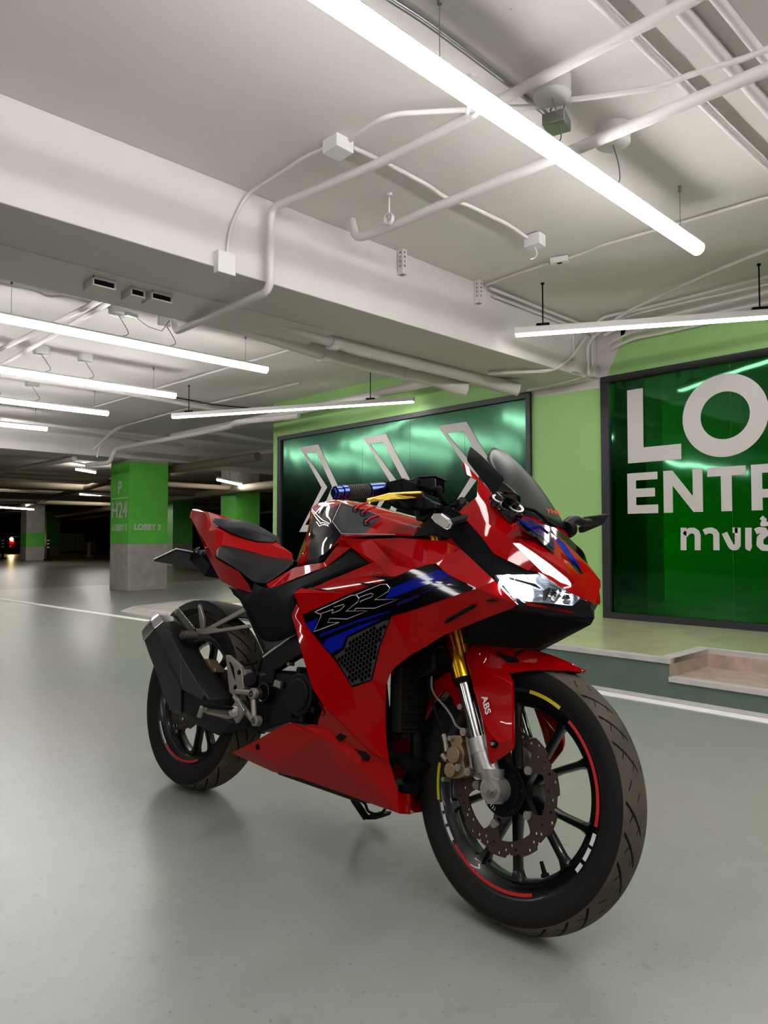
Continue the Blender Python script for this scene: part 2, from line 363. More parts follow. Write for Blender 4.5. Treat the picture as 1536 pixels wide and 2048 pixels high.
# wheel: built at the origin, axle along y
def wheel(name, parent, Mx, Rr, tw, hw, pairs, tyremat, stripes, disc_r=None, crown=.5):
    m = MB()
    # rim barrel with lips
    pr = [(.2275, -hw), (.2279, -hw+.003), (.216, -hw+.012), (.196, -hw+.018), (.190, -.012), (.190, .012), (.196, hw-.018), (.216, hw-.012), (.2279, hw-.003), (.2275, hw),
          (.222, hw), (.212, hw-.006), (.203, hw-.012), (.194, hw-.022), (.184, .012), (.182, 0), (.184, -.012), (.194, -hw+.022), (.203, -hw+.012), (.212, -hw+.006), (.222, -hw)]
    m.lathe(pr, n=96, closed=True)
    # hub
    m.lathe([(.012, -.052), (.034, -.052), (.036, -.03), (.046, -.022), (.05, 0), (.046, .022), (.036, .03), (.034, .052), (.012, .052)], n=40, closed=True)
    for pa in pairs:
        for sg in (-1, 1):
            secs = []
            for t in (0, .12, .5, .85, .95, 1):
                r = .036+(.190-.036)*t; da = R(pa+sg*(9+6.7*t)); w_ = (.013, .010, .0075, .0085, .013, .020)[(0, .12, .5, .85, .95, 1).index(t)]; hh = (.02, .018, .014, .014, .017, .022)[(0, .12, .5, .85, .95, 1).index(t)]
                c = Vector((r*cos(da), 0, r*sin(da))); tn = Vector((-sin(da), 0, cos(da)))
                q = []
                for (i, j) in ((-1, -.55), (-.55, -1), (.55, -1), (1, -.55), (1, .55), (.55, 1), (-.55, 1), (-1, .55)):
                    q.append(tuple(c+tn*w_*i+Vector((0, hh*j, 0))))
                secs.append(q)
            m.loft(secs)
    rim = m.build(name, 'rim', parent, smooth=38, Mx=Mx)
    t = MB(); k = crown
    half = [(.2155, hw-.004), (.2275, hw+.002), (.236, tw-.006), (.25, tw), (Rr-.033, tw-.002), (Rr-.022, tw*.90), (Rr-.013, tw*.72), (Rr-.0055, tw*.48), (Rr-.0012, tw*.22), (Rr, 0)]
    prof = [(r, -y) for r, y in half]+[(r, y) for r, y in reversed(half[:-1])]
    t.lathe(prof, n=128); t.build('tyre', tyremat, rim, smooth=50)
    for (a0, a1, r0, r1, yy, mm) in stripes:
        d_ = (a1-a0+180) % 360-180; a1 = a0+d_
        if d_ < 0: a0, a1 = a1, a0
        s = MB(); s.lathe([(r0, yy), (r1, yy), (r1, yy-.0006), (r0, yy-.0006)], n=40, closed=True, a0=R(a0), a1=R(a1)); s.build('rim_sticker', mm, rim)
    v = MB(); a = R(-61.6); d = Vector((cos(a), 0, sin(a))); v.cyl(d*.186, d*.176, .009); v.cyl(d*.176, d*.152, .0055, .004); v.build('valve_stem', 'dark', rim, smooth=40)
    return rim
def brake_disc(parent, y, ro, ri, nb, a_off, rb):
    out = []; N = 240
    for k in range(N):
        a = 2*pi*k/N; ph = (k/N*10) % 1; r = ro-.010*max(0, min(1, (.28-abs(ph-.5))*-12+1)) if abs(ph-.5) > .28 else ro
        if abs(ph-.5) > .28: r = ro-.006
        out.append((r*cos(a), r*sin(a)))
    inner = []
    for k in range(N):
        a = 2*pi*k/N; x = ((a-R(a_off))/(2*pi/nb)) % 1; x = min(x, 1-x)*2   # 0 at a lug
        r = ri if x > .42 else ri-(ri-rb+.014)*(.5+.5*cos(pi*x/.42))
        inner.append((r*cos(a), r*sin(a)))
    holes = [inner]
    for row, (rr, num, of) in enumerate(((ri+.008, 30, 0), (ri+.017, 30, 4), (ri+.026, 30, 8))):
        for k in range(num):
            if (k+row) % 3 == 2: continue
            a = 2*pi*k/num+R(of); c = (rr*cos(a), rr*sin(a)); holes.append([(c[0]+0.0035*cos(2*pi*j/8), c[1]+.0035*sin(2*pi*j/8)) for j in range(8)])
    m = MB(); m.plate(out, holes, lambda u, v: (u, y-.002, v), (0, .004, 0)); d = m.build('brake_disc', 'disc', parent)
    for k in range(nb):
        b = MB(); a = R(a_off)+2*pi*k/nb; c = (rb*cos(a), rb*sin(a)); b.cyl((c[0], y-.008, c[1]), (c[0], y+.004, c[1]), .009); b.cyl((c[0], y-.0095, c[1]), (c[0], y-.008, c[1]), .0055, n=6)
        b.build('disc_bolt', 'alu2', d, smooth=30)
    return d
# ================================================================ the car park
WY = 5.37; CZ = 2.63; BZ = 2.19
def sbox(name, x0, x1, y0, y1, z0, z1, m): return struct(MB().bb(x0, x1, y0, y1, z0, z1).build(name, m))
def ribbon(mb, P, wd, y, th):
    P = [Vector(p) for p in P]
    for k_, (a, b_) in enumerate(zip(P, P[1:])):
        y += .00015; d = (b_-a).normalized(); n = Vector((-d.y, d.x))*wd/2
        mb.add([(q.x, y+dy, q.y) for dy in (0, th) for q in (a+n, b_+n, b_-n, a-n)], [(0, 1, 2, 3), (7, 6, 5, 4), (0, 4, 5, 1), (1, 5, 6, 2), (2, 6, 7, 3), (3, 7, 4, 0)])
    for p in P[1:-1]:
        y += .00015; mb.prism([(p.x+wd/2*cos(k*pi/10), y, p.y+wd/2*sin(k*pi/10)) for k in range(20)], (0, th, 0))
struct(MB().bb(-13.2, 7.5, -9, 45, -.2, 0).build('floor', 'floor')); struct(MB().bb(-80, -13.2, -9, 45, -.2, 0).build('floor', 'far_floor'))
sbox('ceiling', -80, 7.5, -9, 45, CZ, CZ+.2, 'ceiling')
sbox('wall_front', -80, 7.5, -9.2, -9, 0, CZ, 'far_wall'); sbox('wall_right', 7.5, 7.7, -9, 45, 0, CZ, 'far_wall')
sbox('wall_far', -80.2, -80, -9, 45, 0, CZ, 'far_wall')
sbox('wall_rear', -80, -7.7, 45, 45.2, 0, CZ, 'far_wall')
# lobby wall with the two big windows
X0, X1, X2, X3, X4 = -7.7, -7.57, -3.67, -2.975, 1.6
mb = MB(); mb.bb(X0, X1, WY, WY+.16, 0, CZ); mb.bb(X2, X3, WY, WY+.16, 0, CZ); mb.bb(X1, X2, WY, WY+.16, 2.185, CZ); mb.bb(X3, X4, WY, WY+.16, 2.2, CZ)
mb.bb(X4, 7.5, WY, WY+.16, 0, CZ); mb.bb(X1, X2, WY, WY+.16, 0, .215); mb.bb(X3, X4, WY, WY+.16, 0, .215); mb.bb(X0, X0+.16, WY+.16, 13, 0, CZ)
struct(mb.build('wall_back', 'wall_green'))
# white painted band that the ceiling paint leaves on top of the green
mb = MB(); mb.bb(-2.8, 7.4, WY-.004, WY, 2.5, CZ); mb.prism([(-3.04, WY-.004, CZ), (-2.72, WY-.004, CZ), (-2.86, WY-.004, 2.34), (-2.97, WY-.004, 2.12), (-3.64, WY-.004, 2.13), (-3.7, WY-.004, 2.19), (-3.04, WY-.004, 2.2)], (0, .004, 0))
struct(mb.build('trim_2', 'beam'))
def window(n, x0, x1, z0, z1, glass, divs):
    f = MB(); t = .05
    f.bb(x0, x1, WY-.03, WY+.08, z0, z0+t); f.bb(x0, x1, WY-.03, WY+.08, z1-t, z1); f.bb(x0, x0+t+.02, WY-.03, WY+.08, z0+t, z1-t); f.bb(x1-t, x1, WY-.03, WY+.08, z0+t, z1-t)
    fr = struct(f.build('window_%d' % n, 'frame', bevel=.003))
    xs = [x0+t]+divs+[x1-t]
    for a, b in zip(xs, xs[1:]):
        MB().bb(a+.0015, b-.0015, WY-.003, WY+.004, z0+t, z1-t).build('glass_pane', glass, fr)
    return fr
w1 = window(1, X1, X2, .215, 2.187, 'teal_glass', [-6.75, -5.95, -5.2, -4.45])
w2 = window(2, X3, X4, .215, 2.2, 'green_glass', [-1.9565, -.9, 0., .9])
# the lit lobby behind the glass
mb = MB(); mb.bb(-7.6, 3.2, WY+.16, 9.2, .1, .215); struct(mb.build('floor', 'platform'))
mb = MB(); mb.bb(-7.54, 3.2, 9.0, 9.2, .215, CZ); mb.bb(3.0, 3.2, WY+.16, 9.0, .215, CZ); mb.bb(-3.6, -3.4, WY+.16, 7.4, .215, CZ)
struct(mb.build('wall_lobby', 'wall_green'))
mb = MB(); mb.bb(-3.39, -3.04, WY+.9, WY+1.1, .215, CZ); tag(mb.build('lobby_partition', 'beam'), 'bright green wall strip inside the lobby at the left edge of the right-hand window', 'partition')
mb = MB(); mb.bb(-1.55, -1.0, WY+1.6, WY+2.0, .215, 2.1); tag(mb.build('lobby_cabinet', 'pillar_grey'), 'tall cabinet standing inside the lobby behind the green glass', 'cabinet')
o = MB().bb(-6.9, -4.0, 6.55, 6.62, 2.30, 2.34).build('lobby_light_strip', 'lobby_lamp'); tag(o, 'lit strip lamp inside the lobby behind the arrow window', 'lamp')
o = MB().bb(-2.2, -1.3, 7.0, 7.05, 2.40, 2.43).build('lobby_light_strip', 'lobby_lamp'); tag(o, 'lit strip lamp inside the lobby behind the lettered window', 'lamp')
sk = empty('wall_socket', (0, 0, 0), 'small dark wall socket with a hanging cord seen low inside the lettered window', 'socket')
c = Vector((-3.2467,6.25,0.4336))
MB().bb(c.x-.05, c.x+.05, 6.235, 6.268, c.z-.05, c.z+.06).build('socket_box', 'dark', sk)
MB().tube([(c.x+.06, 6.23, c.z), (c.x-.03, 6.22, c.z-.1), (c.x-.06, 6.22, c.z-.25), (c.x-.07, 6.22, .22)], .006).build('cord', 'dark', sk)
# letters on the right-hand window
LY = WY-.0085
def poly_xz(name, pts, holes, label, m='letter'):
    mb = MB(); mb.plate(pts, holes, lambda u, v: (u, LY, v), (0, .004, 0)); return tag(mb.build(name, m, w2_dummy), label, 'letter')
w2_dummy = None
def ell(cx, cz, rx, rz, n=56): return [(cx+rx*cos(2*pi*k/n), cz+rz*sin(2*pi*k/n)) for k in range(n)]
G1 = 'window lettering'
poly_xz('window_letter', [(-2.75, 1.468), (-2.318, 1.468), (-2.318, 1.586), (-2.618, 1.586), (-2.618, 2.06), (-2.75, 2.06)], [], 'big off-white vinyl letter L at the top left of the green window')
poly_xz('window_letter', ell(-2.0, 1.763, .303, .305), [ell(-1.995, 1.763, .174, .175)], 'big off-white vinyl letter O beside the L on the green window')
z0, z1 = 1.062, 1.386
poly_xz('window_letter', [(-2.758, z0), (-2.506, z0), (-2.506, 1.129), (-2.686, 1.129), (-2.686, 1.193), (-2.53, 1.193), (-2.53, 1.26), (-2.686, 1.26), (-2.686, 1.327), (-2.508, 1.327), (-2.508, z1), (-2.758, z1)], [], 'off-white vinyl letter E, first of the smaller second line on the window')
poly_xz('window_letter', [(-2.46, z0), (-2.389, z0), (-2.389, 1.27), (-2.232, z0), (-2.162, z0), (-2.162, z1), (-2.235, z1), (-2.235, 1.18), (-2.389, z1), (-2.46, z1)], [], 'off-white vinyl letter N after the E on the green window')
poly_xz('window_letter', [(-2.03, z0), (-1.955, z0), (-1.955, 1.32), (-1.857, 1.32), (-1.857, z1), (-2.126, z1), (-2.126, 1.32), (-2.03, 1.32)], [], 'off-white vinyl letter T after the N on the green window')
poly_xz('window_letter', [(-1.822, z0), (-1.75, z0), (-1.75, 1.15), (-1.70, 1.15), (-1.63, z0), (-1.55, z0), (-1.63, 1.165), (-1.585, 1.20), (-1.565, 1.265), (-1.585, 1.335), (-1.63, 1.372), (-1.69, z1), (-1.822, z1)], [[(-1.75, 1.21), (-1.69, 1.21), (-1.65, 1.235), (-1.64, 1.268), (-1.65, 1.30), (-1.69, 1.325), (-1.75, 1.325)]], 'off-white vinyl letter R cut by the right edge of the photo')
def thai(strokes, label, wd=.043):
    mb = MB()
    for q in strokes: ribbon(mb, [(p[0], p[2]) for p in q], wd, LY, .004)
    tag(mb.build('window_letter', 'letter'), label, 'letter')
thai([[(-2.3095,5.37,0.945),(-2.3123,5.37,0.7749)], [(-2.2996,5.37,0.8882),(-2.2827,5.37,0.9106),(-2.2602,5.37,0.923),(-2.2341,5.37,0.9228),(-2.2132,5.37,0.9091),(-2.2051,5.37,0.884),(-2.2069,5.37,0.7761)]], 'Thai letter ท, first of the third line on the green window')
thai([[(-2.1582,5.37,0.9087),(-2.1364,5.37,0.9201),(-2.1056,5.37,0.9236),(-2.0836,5.37,0.9139),(-2.0701,5.37,0.893),(-2.0703,5.37,0.7776)]], 'Thai letter า, second of the third line on the green window')
thai([[(-1.9539,5.37,0.9223),(-1.9193,5.37,0.922)], [(-1.919,5.37,0.9405),(-1.9213,5.37,0.8154),(-1.9339,5.37,0.7996),(-1.9534,5.37,0.7975),(-1.9692,5.37,0.8105),(-2.0125,5.37,0.904)]], 'Thai letter ง with a slanted tail on the green window', .04)
thai([[(-1.8466,5.37,0.9397),(-1.8492,5.37,0.8003),(-1.8312,5.37,0.7931)]], 'Thai letter เ, a single upright, on the green window')
thai([[(-1.8,5.37,0.9118),(-1.776,5.37,0.9225),(-1.7441,5.37,0.9186),(-1.7361,5.37,0.8978),(-1.7703,5.37,0.8662),(-1.7745,5.37,0.8209),(-1.7531,5.37,0.7984),(-1.7031,5.37,0.7961),(-1.6781,5.37,0.8125),(-1.6757,5.37,0.9377)]], 'Thai letter ข cut by the right edge of the photo')
thai([[(-1.7613,5.37,1.0121),(-1.7413,5.37,0.9938),(-1.753,5.37,0.9621),(-1.6978,5.37,0.9682)]], 'small Thai tone mark above the last letter on the green window', .03)
# arrow outlines on the left-hand window: each a hollow chevron
for i, (xl, lb) in enumerate(((-7.118, 'leftmost hollow off-white arrow on the dark green window, nearest the dark car park'), (-5.935, 'middle hollow off-white arrow on the dark green window, above the handlebar'), (-4.80, 'rightmost hollow off-white arrow on the dark green window, behind the windscreen'))):
    zt, zm, zb = 2.008, 1.478, .948; wd = .375; dx = .37
    a = [(xl, zb), (xl+wd, zb), (xl+wd+dx, zm), (xl+wd, zt), (xl, zt), (xl+dx+.07, zm)]
    h = [(xl+.115, zb+.085), (xl+wd-.045, zb+.085), (xl+wd+dx-.105, zm), (xl+wd-.045, zt-.085), (xl+.115, zt-.085), (xl+dx+.175, zm)]
    mb = MB(); mb.plate(a, [h], lambda u, v: (u, LY, v), (0, .004, 0)); tag(mb.build('window_arrow', 'letter'), lb, 'arrow')
# raised lobby platform with a step cut into it
PX0 = -6.2
mb = MB(); mb.bb(PX0, -1.72, 3.785, WY, 0, .185); mb.bb(-1.72, 7.4, 4.28, WY, 0, .185); mb.bb(-1.72, 7.4, 3.785, 4.28, 0, .09); struct(mb.build('floor', 'kerb'))
mb = MB(); mb.bb(PX0, -1.72, 3.84, WY, .18, .214); mb.bb(-1.72, 7.4, 4.33, WY, .18, .214); struct(mb.build('floor', 'platform'))
mb = MB(); mb.bb(PX0, -1.708, 3.775, 3.84, .185, .215); mb.bb(-1.785, -1.708, 3.84, 4.27, .185, .215); mb.bb(-1.785, 7.4, 4.27, 4.335, .185, .215); mb.bb(-1.72, 7.4, 3.772, 3.83, .09, .117); struct(mb.build('trim_3', 'kerb_trim', bevel=.002))
mb = MB(); mb.bb(-1.722, -1.712, 3.787, 4.28, .10, .188); mb.bb(-1.72, 7.4, 4.262, 4.283, .10, .188); mb.bb(-1.715, 7.4, 3.83, 4.277, .085, .112); struct(mb.build('trim_4', 'step_stone'))
struct(MB().bb(-7.4, 7.4, 3.60, 3.68, 0, .004).build('trim_5', 'white_line'))
mb = MB(); mb.bb(-7.0, 7.4, 3.70, 3.785, 0, .003); struct(mb.build('trim_6', 'kerb_trim'))
mb = MB(); mb.prism([(-11.2, 3.05, 0), (-7.1, 3.35, 0), (-7.1, 3.44, 0), (-11.2, 3.14, 0), (-16, 2.78, 0), (-16, 2.69, 0)], (0, 0, .004)); struct(mb.build('trim_7', 'white_line'))
rp = empty('ramp', (0, 0, 0), 'low grey ramp edge with yellow stripes on the floor behind the exhaust', 'ramp')
mb = MB(); mb.loft([[(-8.3, 3.6, 0), (-8.1, 3.68, .07), (-8.5, 4.7, .07), (-8.7, 4.8, 0)], [(-5.2, 3.6, 0), (-5.2, 3.68, .07), (-5.2, 5.0, .07), (-5.2, 5.1, 0)]]); mb.build('ramp_body', 'pillar_grey', rp)
for a, b in ((-7.9, -7.35), (-6.9, -6.3), (-5.9, -5.4)): MB().bb(a, b, 4.62, 4.78, .07, .074).build('stripe', 'yellow_line', rp)
# beams
def beam(x0, x1, n):
    return struct(MB().bb(x0, x1, -9, 45, BZ, CZ).build('trim_%d' % n, 'beam' if n in (8, 11) else 'far_pipe', bevel=.008))  # far beams take the darkened colour in place of dim light
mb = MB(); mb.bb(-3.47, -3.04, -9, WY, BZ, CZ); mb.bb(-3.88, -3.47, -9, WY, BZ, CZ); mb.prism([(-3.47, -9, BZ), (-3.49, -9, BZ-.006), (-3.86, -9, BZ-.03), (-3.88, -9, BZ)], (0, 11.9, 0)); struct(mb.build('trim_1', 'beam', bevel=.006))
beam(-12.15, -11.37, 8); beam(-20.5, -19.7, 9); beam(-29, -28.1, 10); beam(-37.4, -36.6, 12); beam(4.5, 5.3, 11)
# pillars
def pillar(x, y, wx, wy, label, green=(.78, 2.15), txt=False):
    r = empty('pillar', (x, y, 0), label, 'pillar', None)
    a = MB(); a.bb(-wx/2, wx/2, -wy/2, wy/2, 0, green[0]); a.bb(-wx/2+.001, wx/2-.001, -wy/2+.001, wy/2-.001, green[1], BZ if txt else CZ); a.build('grey_base', 'pillar_grey', r, bevel=.006)
    MB().bb(-wx/2, wx/2, -wy/2, wy/2, green[0], green[1]).build('green_band', 'pillar_green', r)
    return r
pl = pillar(-11.735, 5.405, .73, .69, 'square green and grey pillar marked P H24 and LOBBY 3 at the left', txt=True)
fy = Matrix.Translation((0, 0, 0))
def on_face(x, y, z, face):      # face -Y or +X of the pillar
    if face == 'y': return Matrix.Translation((x, -.346, z)) @ Matrix.Rotation(pi/2, 4, 'X')
    return Matrix.Translation((.366, y, z)) @ Matrix.Rotation(pi/2, 4, 'Z') @ Matrix.Rotation(pi/2, 4, 'X')
text_mesh('pillar_sign_text', 'P', .31, on_face(-.08, 0, 1.62, 'y'), 'letter', pl, .004)
text_mesh('pillar_sign_text', 'H24', .38, on_face(-.33, 0, 1.22, 'y'), 'letter', pl, .004, sx=.98)
text_mesh('pillar_sign_text', 'LOBBY 3', .155, on_face(-.29, 0, 1.0, 'y'), 'letter', pl, .003)
text_mesh('pillar_sign_text', 'LOBBY 3', .135, on_face(0, -.25, 1.015, 'x'), 'letter', pl, .004, sx=.92)
MB().bb(-.33, .32, -.35, -.345, 1.54, 1.555).build('pillar_sign_line', 'letter', pl)
for i, (px, X, lb, g) in enumerate(((65, -30.6, 'dim grey pillar with a green band far left in the dark car park', (.55, 1.1)), (102, -40, 'dark green pillar beside the dim grey one in the far left', (.5, 2.2)), (355, -21.5, 'dim green pillar just right of the lettered pillar', (.7, 2.2)), (480, -15.5, 'green pillar seen above the seat of the motorcycle', (.7, 2.2)))):
    Y = {65: 9.6163, 102: 13.5063, 355: 11.2269, 480: 9.809}[px]
    pillar(X, Y, .7, .7, lb, g)
# ---------------------------------------------------------------- suspended tube lights
def tube_light(x, y0, y1, z, label, cups=None, wires=()):
    r = empty('tube_light', (x, y1, z), label, 'light', 'long suspended LED tubes')
    m = MB(); m.cyl((0, y0-y1, 0), (0, 0, 0), .035, n=24); m.build('lit_tube', 'tube', r, smooth=40)
    m = MB(); m.lathe([(.0355, y0-y1), (.0355, 0), (.038, 0), (.038, y0-y1)], n=12, closed=True, a0=R(22), a1=R(158)); m.build('tube_uplight_shield', 'white_plastic', r, smooth=40)  # added cap, unseen from below, that cuts light toward the ceiling
    for yy in wires:
        w_ = MB(); w_.cyl((0, yy-y1, .03), (0, yy-y1, CZ-z), .0016, n=6); w_.cyl((0, yy-y1, CZ-z-.03), (0, yy-y1, CZ-z), .008, n=8); w_.build('suspension_wire', 'cable', r)
    if cups:
        for k, yy in enumerate(cups):
            m = MB(); h = CZ-z; m.lathe([(.001, h-.075), (.066, h-.075), (.072, h-.07), (.072, h), (.001, h)], c=(.02, yy-y1, 0), axis='z', n=32); m.build('ceiling_cup', 'white_plastic', r, smooth=40)
            m = MB(); m.tube(round_path([(.02, yy-y1, h-.075), (.02, yy-y1+.05, h-.14), (.0, yy-y1+.1, h-.2), (0, yy-y1+.02, .03)], .06), .003, 6); m.build('feed_cable', 'cable', r)
    return r
tube_light(-1.495, -.45, 3.70, 2.372, 'nearest and largest lit LED tube hanging above the motorcycle', (2.31, 2.78), (1.684, 3.49))
tube_light(-5.25, 1.0, 3.58, 2.37, 'lit LED tube just beyond the big ceiling beam, longest of the four at left', (2.225, 2.616), (1.484, 3.363))
tube_light(-6.87, 1.0, 3.54, 2.37, 'second lit LED tube beyond the beam, counted from the beam', (2.2, 2.6), (1.48, 3.3))
tube_light(-8.40, 1.0, 3.46, 2.37, 'third lit LED tube beyond the beam, counted from the beam', (2.2, 2.6), (1.48, 3.3))
tube_light(-10.16, 1.0, 3.35, 2.37, 'lowest and shortest-looking lit LED tube at the left edge of the photo', (2.2, 2.6), (1.48, 3.2))
tube_light(.3, -.45, 3.70, 2.372, 'lit LED tube right of the photo, out of view, beside the nearest one', None, (1.6, 3.4))
tube_light(1.95, -.45, 3.70, 2.372, 'lit LED tube farthest right, out of view of the photo', None, (1.6, 3.4))
tube_light(-1.6, -6.8, -2.4, 2.372, 'lit LED tube behind the camera, out of view, left one', None, (-6, -3))
tube_light(.8, -6.8, -2.4, 2.372, 'lit LED tube behind the camera, out of view, right one', None, (-6, -3))
tube_light(-6.0, -6.8, -2.4, 2.372, 'lit LED tube behind the camera beyond the beam, out of view', None, (-6, -3))
def batten(a, b, rods, label):
    a, b = Vector(a), Vector(b); d = (b-a).normalized(); L_ = (b-a).length; r = empty('led_batten', a, label, 'light', 'suspended LED battens', math.atan2(d.y, d.x))
    m = MB(); m.prism([(0, -.028, .045), (0, .028, .045), (0, .028, .004), (0, .018, 0), (0, -.018, 0), (0, -.028, .004)], (L_, 0, 0)); m.build('batten_body', 'white_plastic', r, bevel=.001)
    m = MB(); m.prism([(.006, -.026, .002), (.006, .026, .002), (.006, .017, -.012), (.006, -.017, -.012)], (L_-.012, 0, 0)); m.build('lit_diffuser', 'batten', r)
    for t in rods:
        m = MB(); m.cyl((t, 0, .045), (t, 0, CZ-a.z), .005, n=8); m.bb(t-.045, t+.045, -.02, .02, .05, .066); m.cyl((t, 0, CZ-a.z-.012), (t, 0, CZ-a.z), .012, n=8); m.build('hanging_rod', 'dark', r, smooth=40)
    return r
batten((-2.8976,4.0434,2.28), tuple(Vector((-2.8976,4.0434,2.28))+(Vector((-1.5382,4.8818,2.28))-Vector((-2.8976,4.0434,2.28)))*1.18), (.19, 1.55), 'lit white LED batten in front of the green wall at the right, above the lettering')
batten((-7.6112,3.8946,2.27), (-5.0051,5.2264,2.27), (.22, 2.45), 'lit white LED batten hanging in front of the arrow window')
# small far lamps
for px, py, L_, z, lb in ((172, 942, .8, 2.2, 'small bright far lamp left of the lettered pillar'), (192, 992, 1.9, 2.1, 'thin far strip lamp just left of the letter P'), (460, 965, 1.5, 2.15, 'far lit strip lamp above the pillion seat'), (350, 931, .45, 2.3, 'tiny far lamp touching the right side of the lettered pillar'), (20, 1016, 2.6, 2.0, 'long faint far lamp at the left edge of the photo')):
    p = Vector({172: (-17,6.5061,2.4718), 192: (-24,9.5319,2.3114), 460: (-14,8.5852,2.1403), 350: (-12.6,6.5104,2.2729), 20: (-27,7.7248,1.9456)}[px])
    r = empty('far_lamp', p, lb, 'light', None); d = R(46)
    MB().bb(-.02-L_/2*cos(d)*0, .02, -L_/2, L_/2, -.02, .02).build('lit_strip', 'far_lamp', r); MB().bb(-.03, .03, -L_/2, L_/2, .02, .06).build('housing', 'white_plastic', r)
    MB().cyl((0, 0, .06), (0, 0, max(.1, CZ-p.z)), .006, n=6).build('hanging_rod', 'cable', r)
    r.rotation_euler[2] = R(38)
# ---------------------------------------------------------------- pipes and conduits
def pipe(name, P, r, label, m='pipe', rad=.06, cat='pipe', clips=()):
    P = [Vector(p) for p in P]; mb = MB(); mb.tube(round_path(P, rad), r, 12 if r > .01 else 8)
    o = mb.build(name, m, smooth=50); tag(o, label, cat)
    if clips:
        for c in clips:
            c = Vector(c); MB().box(c, (.03, .03, 2*r+.014)).build('pipe_clip', m, o, bevel=.001)
    return o
zp = 2.56
pipe('ceiling_pipe', [(1.5, 2.12, zp), (-0.8981,2.2063,2.56), (-2.2587,2.166,2.56), (-2.99, 2.06, zp), (-2.99, 2.06, 2.13), (-4.02, 2.06, 2.13), (-4.02, 2.06, 2.56), (-11.2, 2.06, 2.56)], .021, 'white pipe that bends down over the big beam and under it', rad=.07)
pipe('ceiling_pipe', [(1.5, 2.66, 2.5), (-0.8153,2.6402,2.5), (-2.6712,2.5616,2.5), (-2.8585,2.5292,2.5), (-2.9041,2.5362,2.62)], .024, 'thick white pipe ending in a short upturned elbow before the beam', rad=.05)
for (x, y), lb in (((-2.5642, 2.4945), 'pipe hanger above the elbow end of the thick pipe'), ((-1.677, 2.0805), 'pipe hanger beside the big lit tube')):
    h = MB(); h.cyl((x, y, 2.5), (x, y, CZ), .006, n=8); h.cyl((x, y, 2.615), (x, y, CZ), .02, n=12); h.lathe([(.026, -.01), (.03, -.01), (.03, .01), (.026, .01)], c=(x, y, 2.5), axis='y', n=20, closed=True); tag(h.build('pipe_hanger', 'pipe', smooth=40), lb, 'hanger')
def W2(*q): return q
pipe('conduit', [(1.4, 2.25, 2.565), (-0.815,2.6433,2.565), (-1.0603,2.5711,2.565), (-1.1773,2.5578,2.565), (-1.4462,2.3834,2.565), (-1.5661,2.3229,2.565), (-1.7702,2.1385,2.565), (-1.9668,1.9695,2.565), (-2.0399,1.9421,2.565), (-2.2443,1.9507,2.565)], .011, 'thin white conduit crossing the ceiling behind the big lit tube', rad=.12, cat='conduit')
pipe('conduit', [(-2.4292,1.9632,2.61), (-2.5675,1.9426,2.61), (-2.7711,1.9473,2.61), (-3.02, 1.9659-.02, 2.61), (-3.03,1.8883,2.5011), (-3.03,1.842,2.3789), (-3.03,1.8304,2.2623)], .009, 'thin white conduit curving from the ceiling box down the beam face', rad=.1, cat='conduit')
pipe('conduit', [(-2.3275,2.0378,2.6), (-2.3181,2.223,2.6), (-2.3198,2.3903,2.6), (-2.3219,2.5338,2.6), (-2.3522,2.6797,2.6), (-2.3214,2.8213,2.6), (-2.3129,3.1786,2.6), (-2.3408,3.3853,2.6)], .011, 'thin white conduit running to the small ceiling box with a dangling wire', rad=.08, cat='conduit')
pipe('conduit', [(-1.5948,1.464,2.6), (-1.5902,1.5585,2.6), (-1.5794,1.7008,2.6), (-1.5824,2.2131,2.6), (-1.5922,2.4599,2.6)], .0105, 'bare metal conduit above the big lit tube', 'steel', .1, 'conduit')
pipe('conduit', [(-1.1412,3.8962,2.61), (-1.2135,3.8889,2.61), (-1.6343,3.8642,2.61), (-2.1099,3.8219,2.61), (-2.2406,3.846,2.61), (-2.3558,3.849,2.61)], .009, 'thin white conduit passing behind the far end of the big lit tube', rad=.1, cat='conduit')
pipe('conduit', [(-2.4751,3.8289,2.61), (-2.7529,3.8351,2.61), (-3.0064,3.8524,2.61)], .009, 'short thin conduit between the small oval box and the beam', rad=.05, cat='conduit')
pipe('conduit', [(-3.0, 3.9, 2.6), (-3.0, 5.3, 2.6)], .012, 'upper of two conduits along the top of the beam near the green wall', cat='conduit')
pipe('conduit', [(-3.02, 3.95, 2.565), (-3.02, 5.3, 2.565)], .009, 'lower of two conduits along the top of the beam near the green wall', cat='conduit')
for k, (dx, r_) in enumerate(((0, .024), (.1, .018), (-.17, .014))):
    pipe('conduit', [(-.98+dx*1.0, 1.2, 2.606), (-.95+dx, 3.2, 2.606), (-.9+dx, 5.3, 2.606)], r_, ('wide white cable trunking at the upper right corner', 'second white trunking at the upper right corner, right of the wide one', 'thin white conduit left of the corner trunking')[k], cat='conduit')
NW = ((5.05, 2.60, .012, 'topmost'), (5.14, 2.58, .010, 'second'), (5.2, 2.55, .014, 'third'), (5.28, 2.5, .009, 'fourth'), (5.31, 2.46, .013, 'lowest'))
for k, (y, z, r_, nm) in enumerate(NW):
    pipe('conduit', [(3, y, z), (-1.6, y, z), (-2.5, y-(.05 if k % 2 else -.03), z), (-2.78+.03*k, y, z), (-2.86, y+.0, z-.05)], r_, nm+' of the five conduits above the lettered window', rad=.15, cat='conduit')
pipe('conduit', [(.5, 4.35, 2.565), (-1.3, 4.45, 2.565), (-1.75, 4.6, 2.565), (-2.55, 4.95, 2.565), (-2.97, 5.12, 2.45), (-3.0, 5.2, 2.2)], .012, 'white conduit curving diagonally across the ceiling to the beam end', rad=.3, cat='conduit')
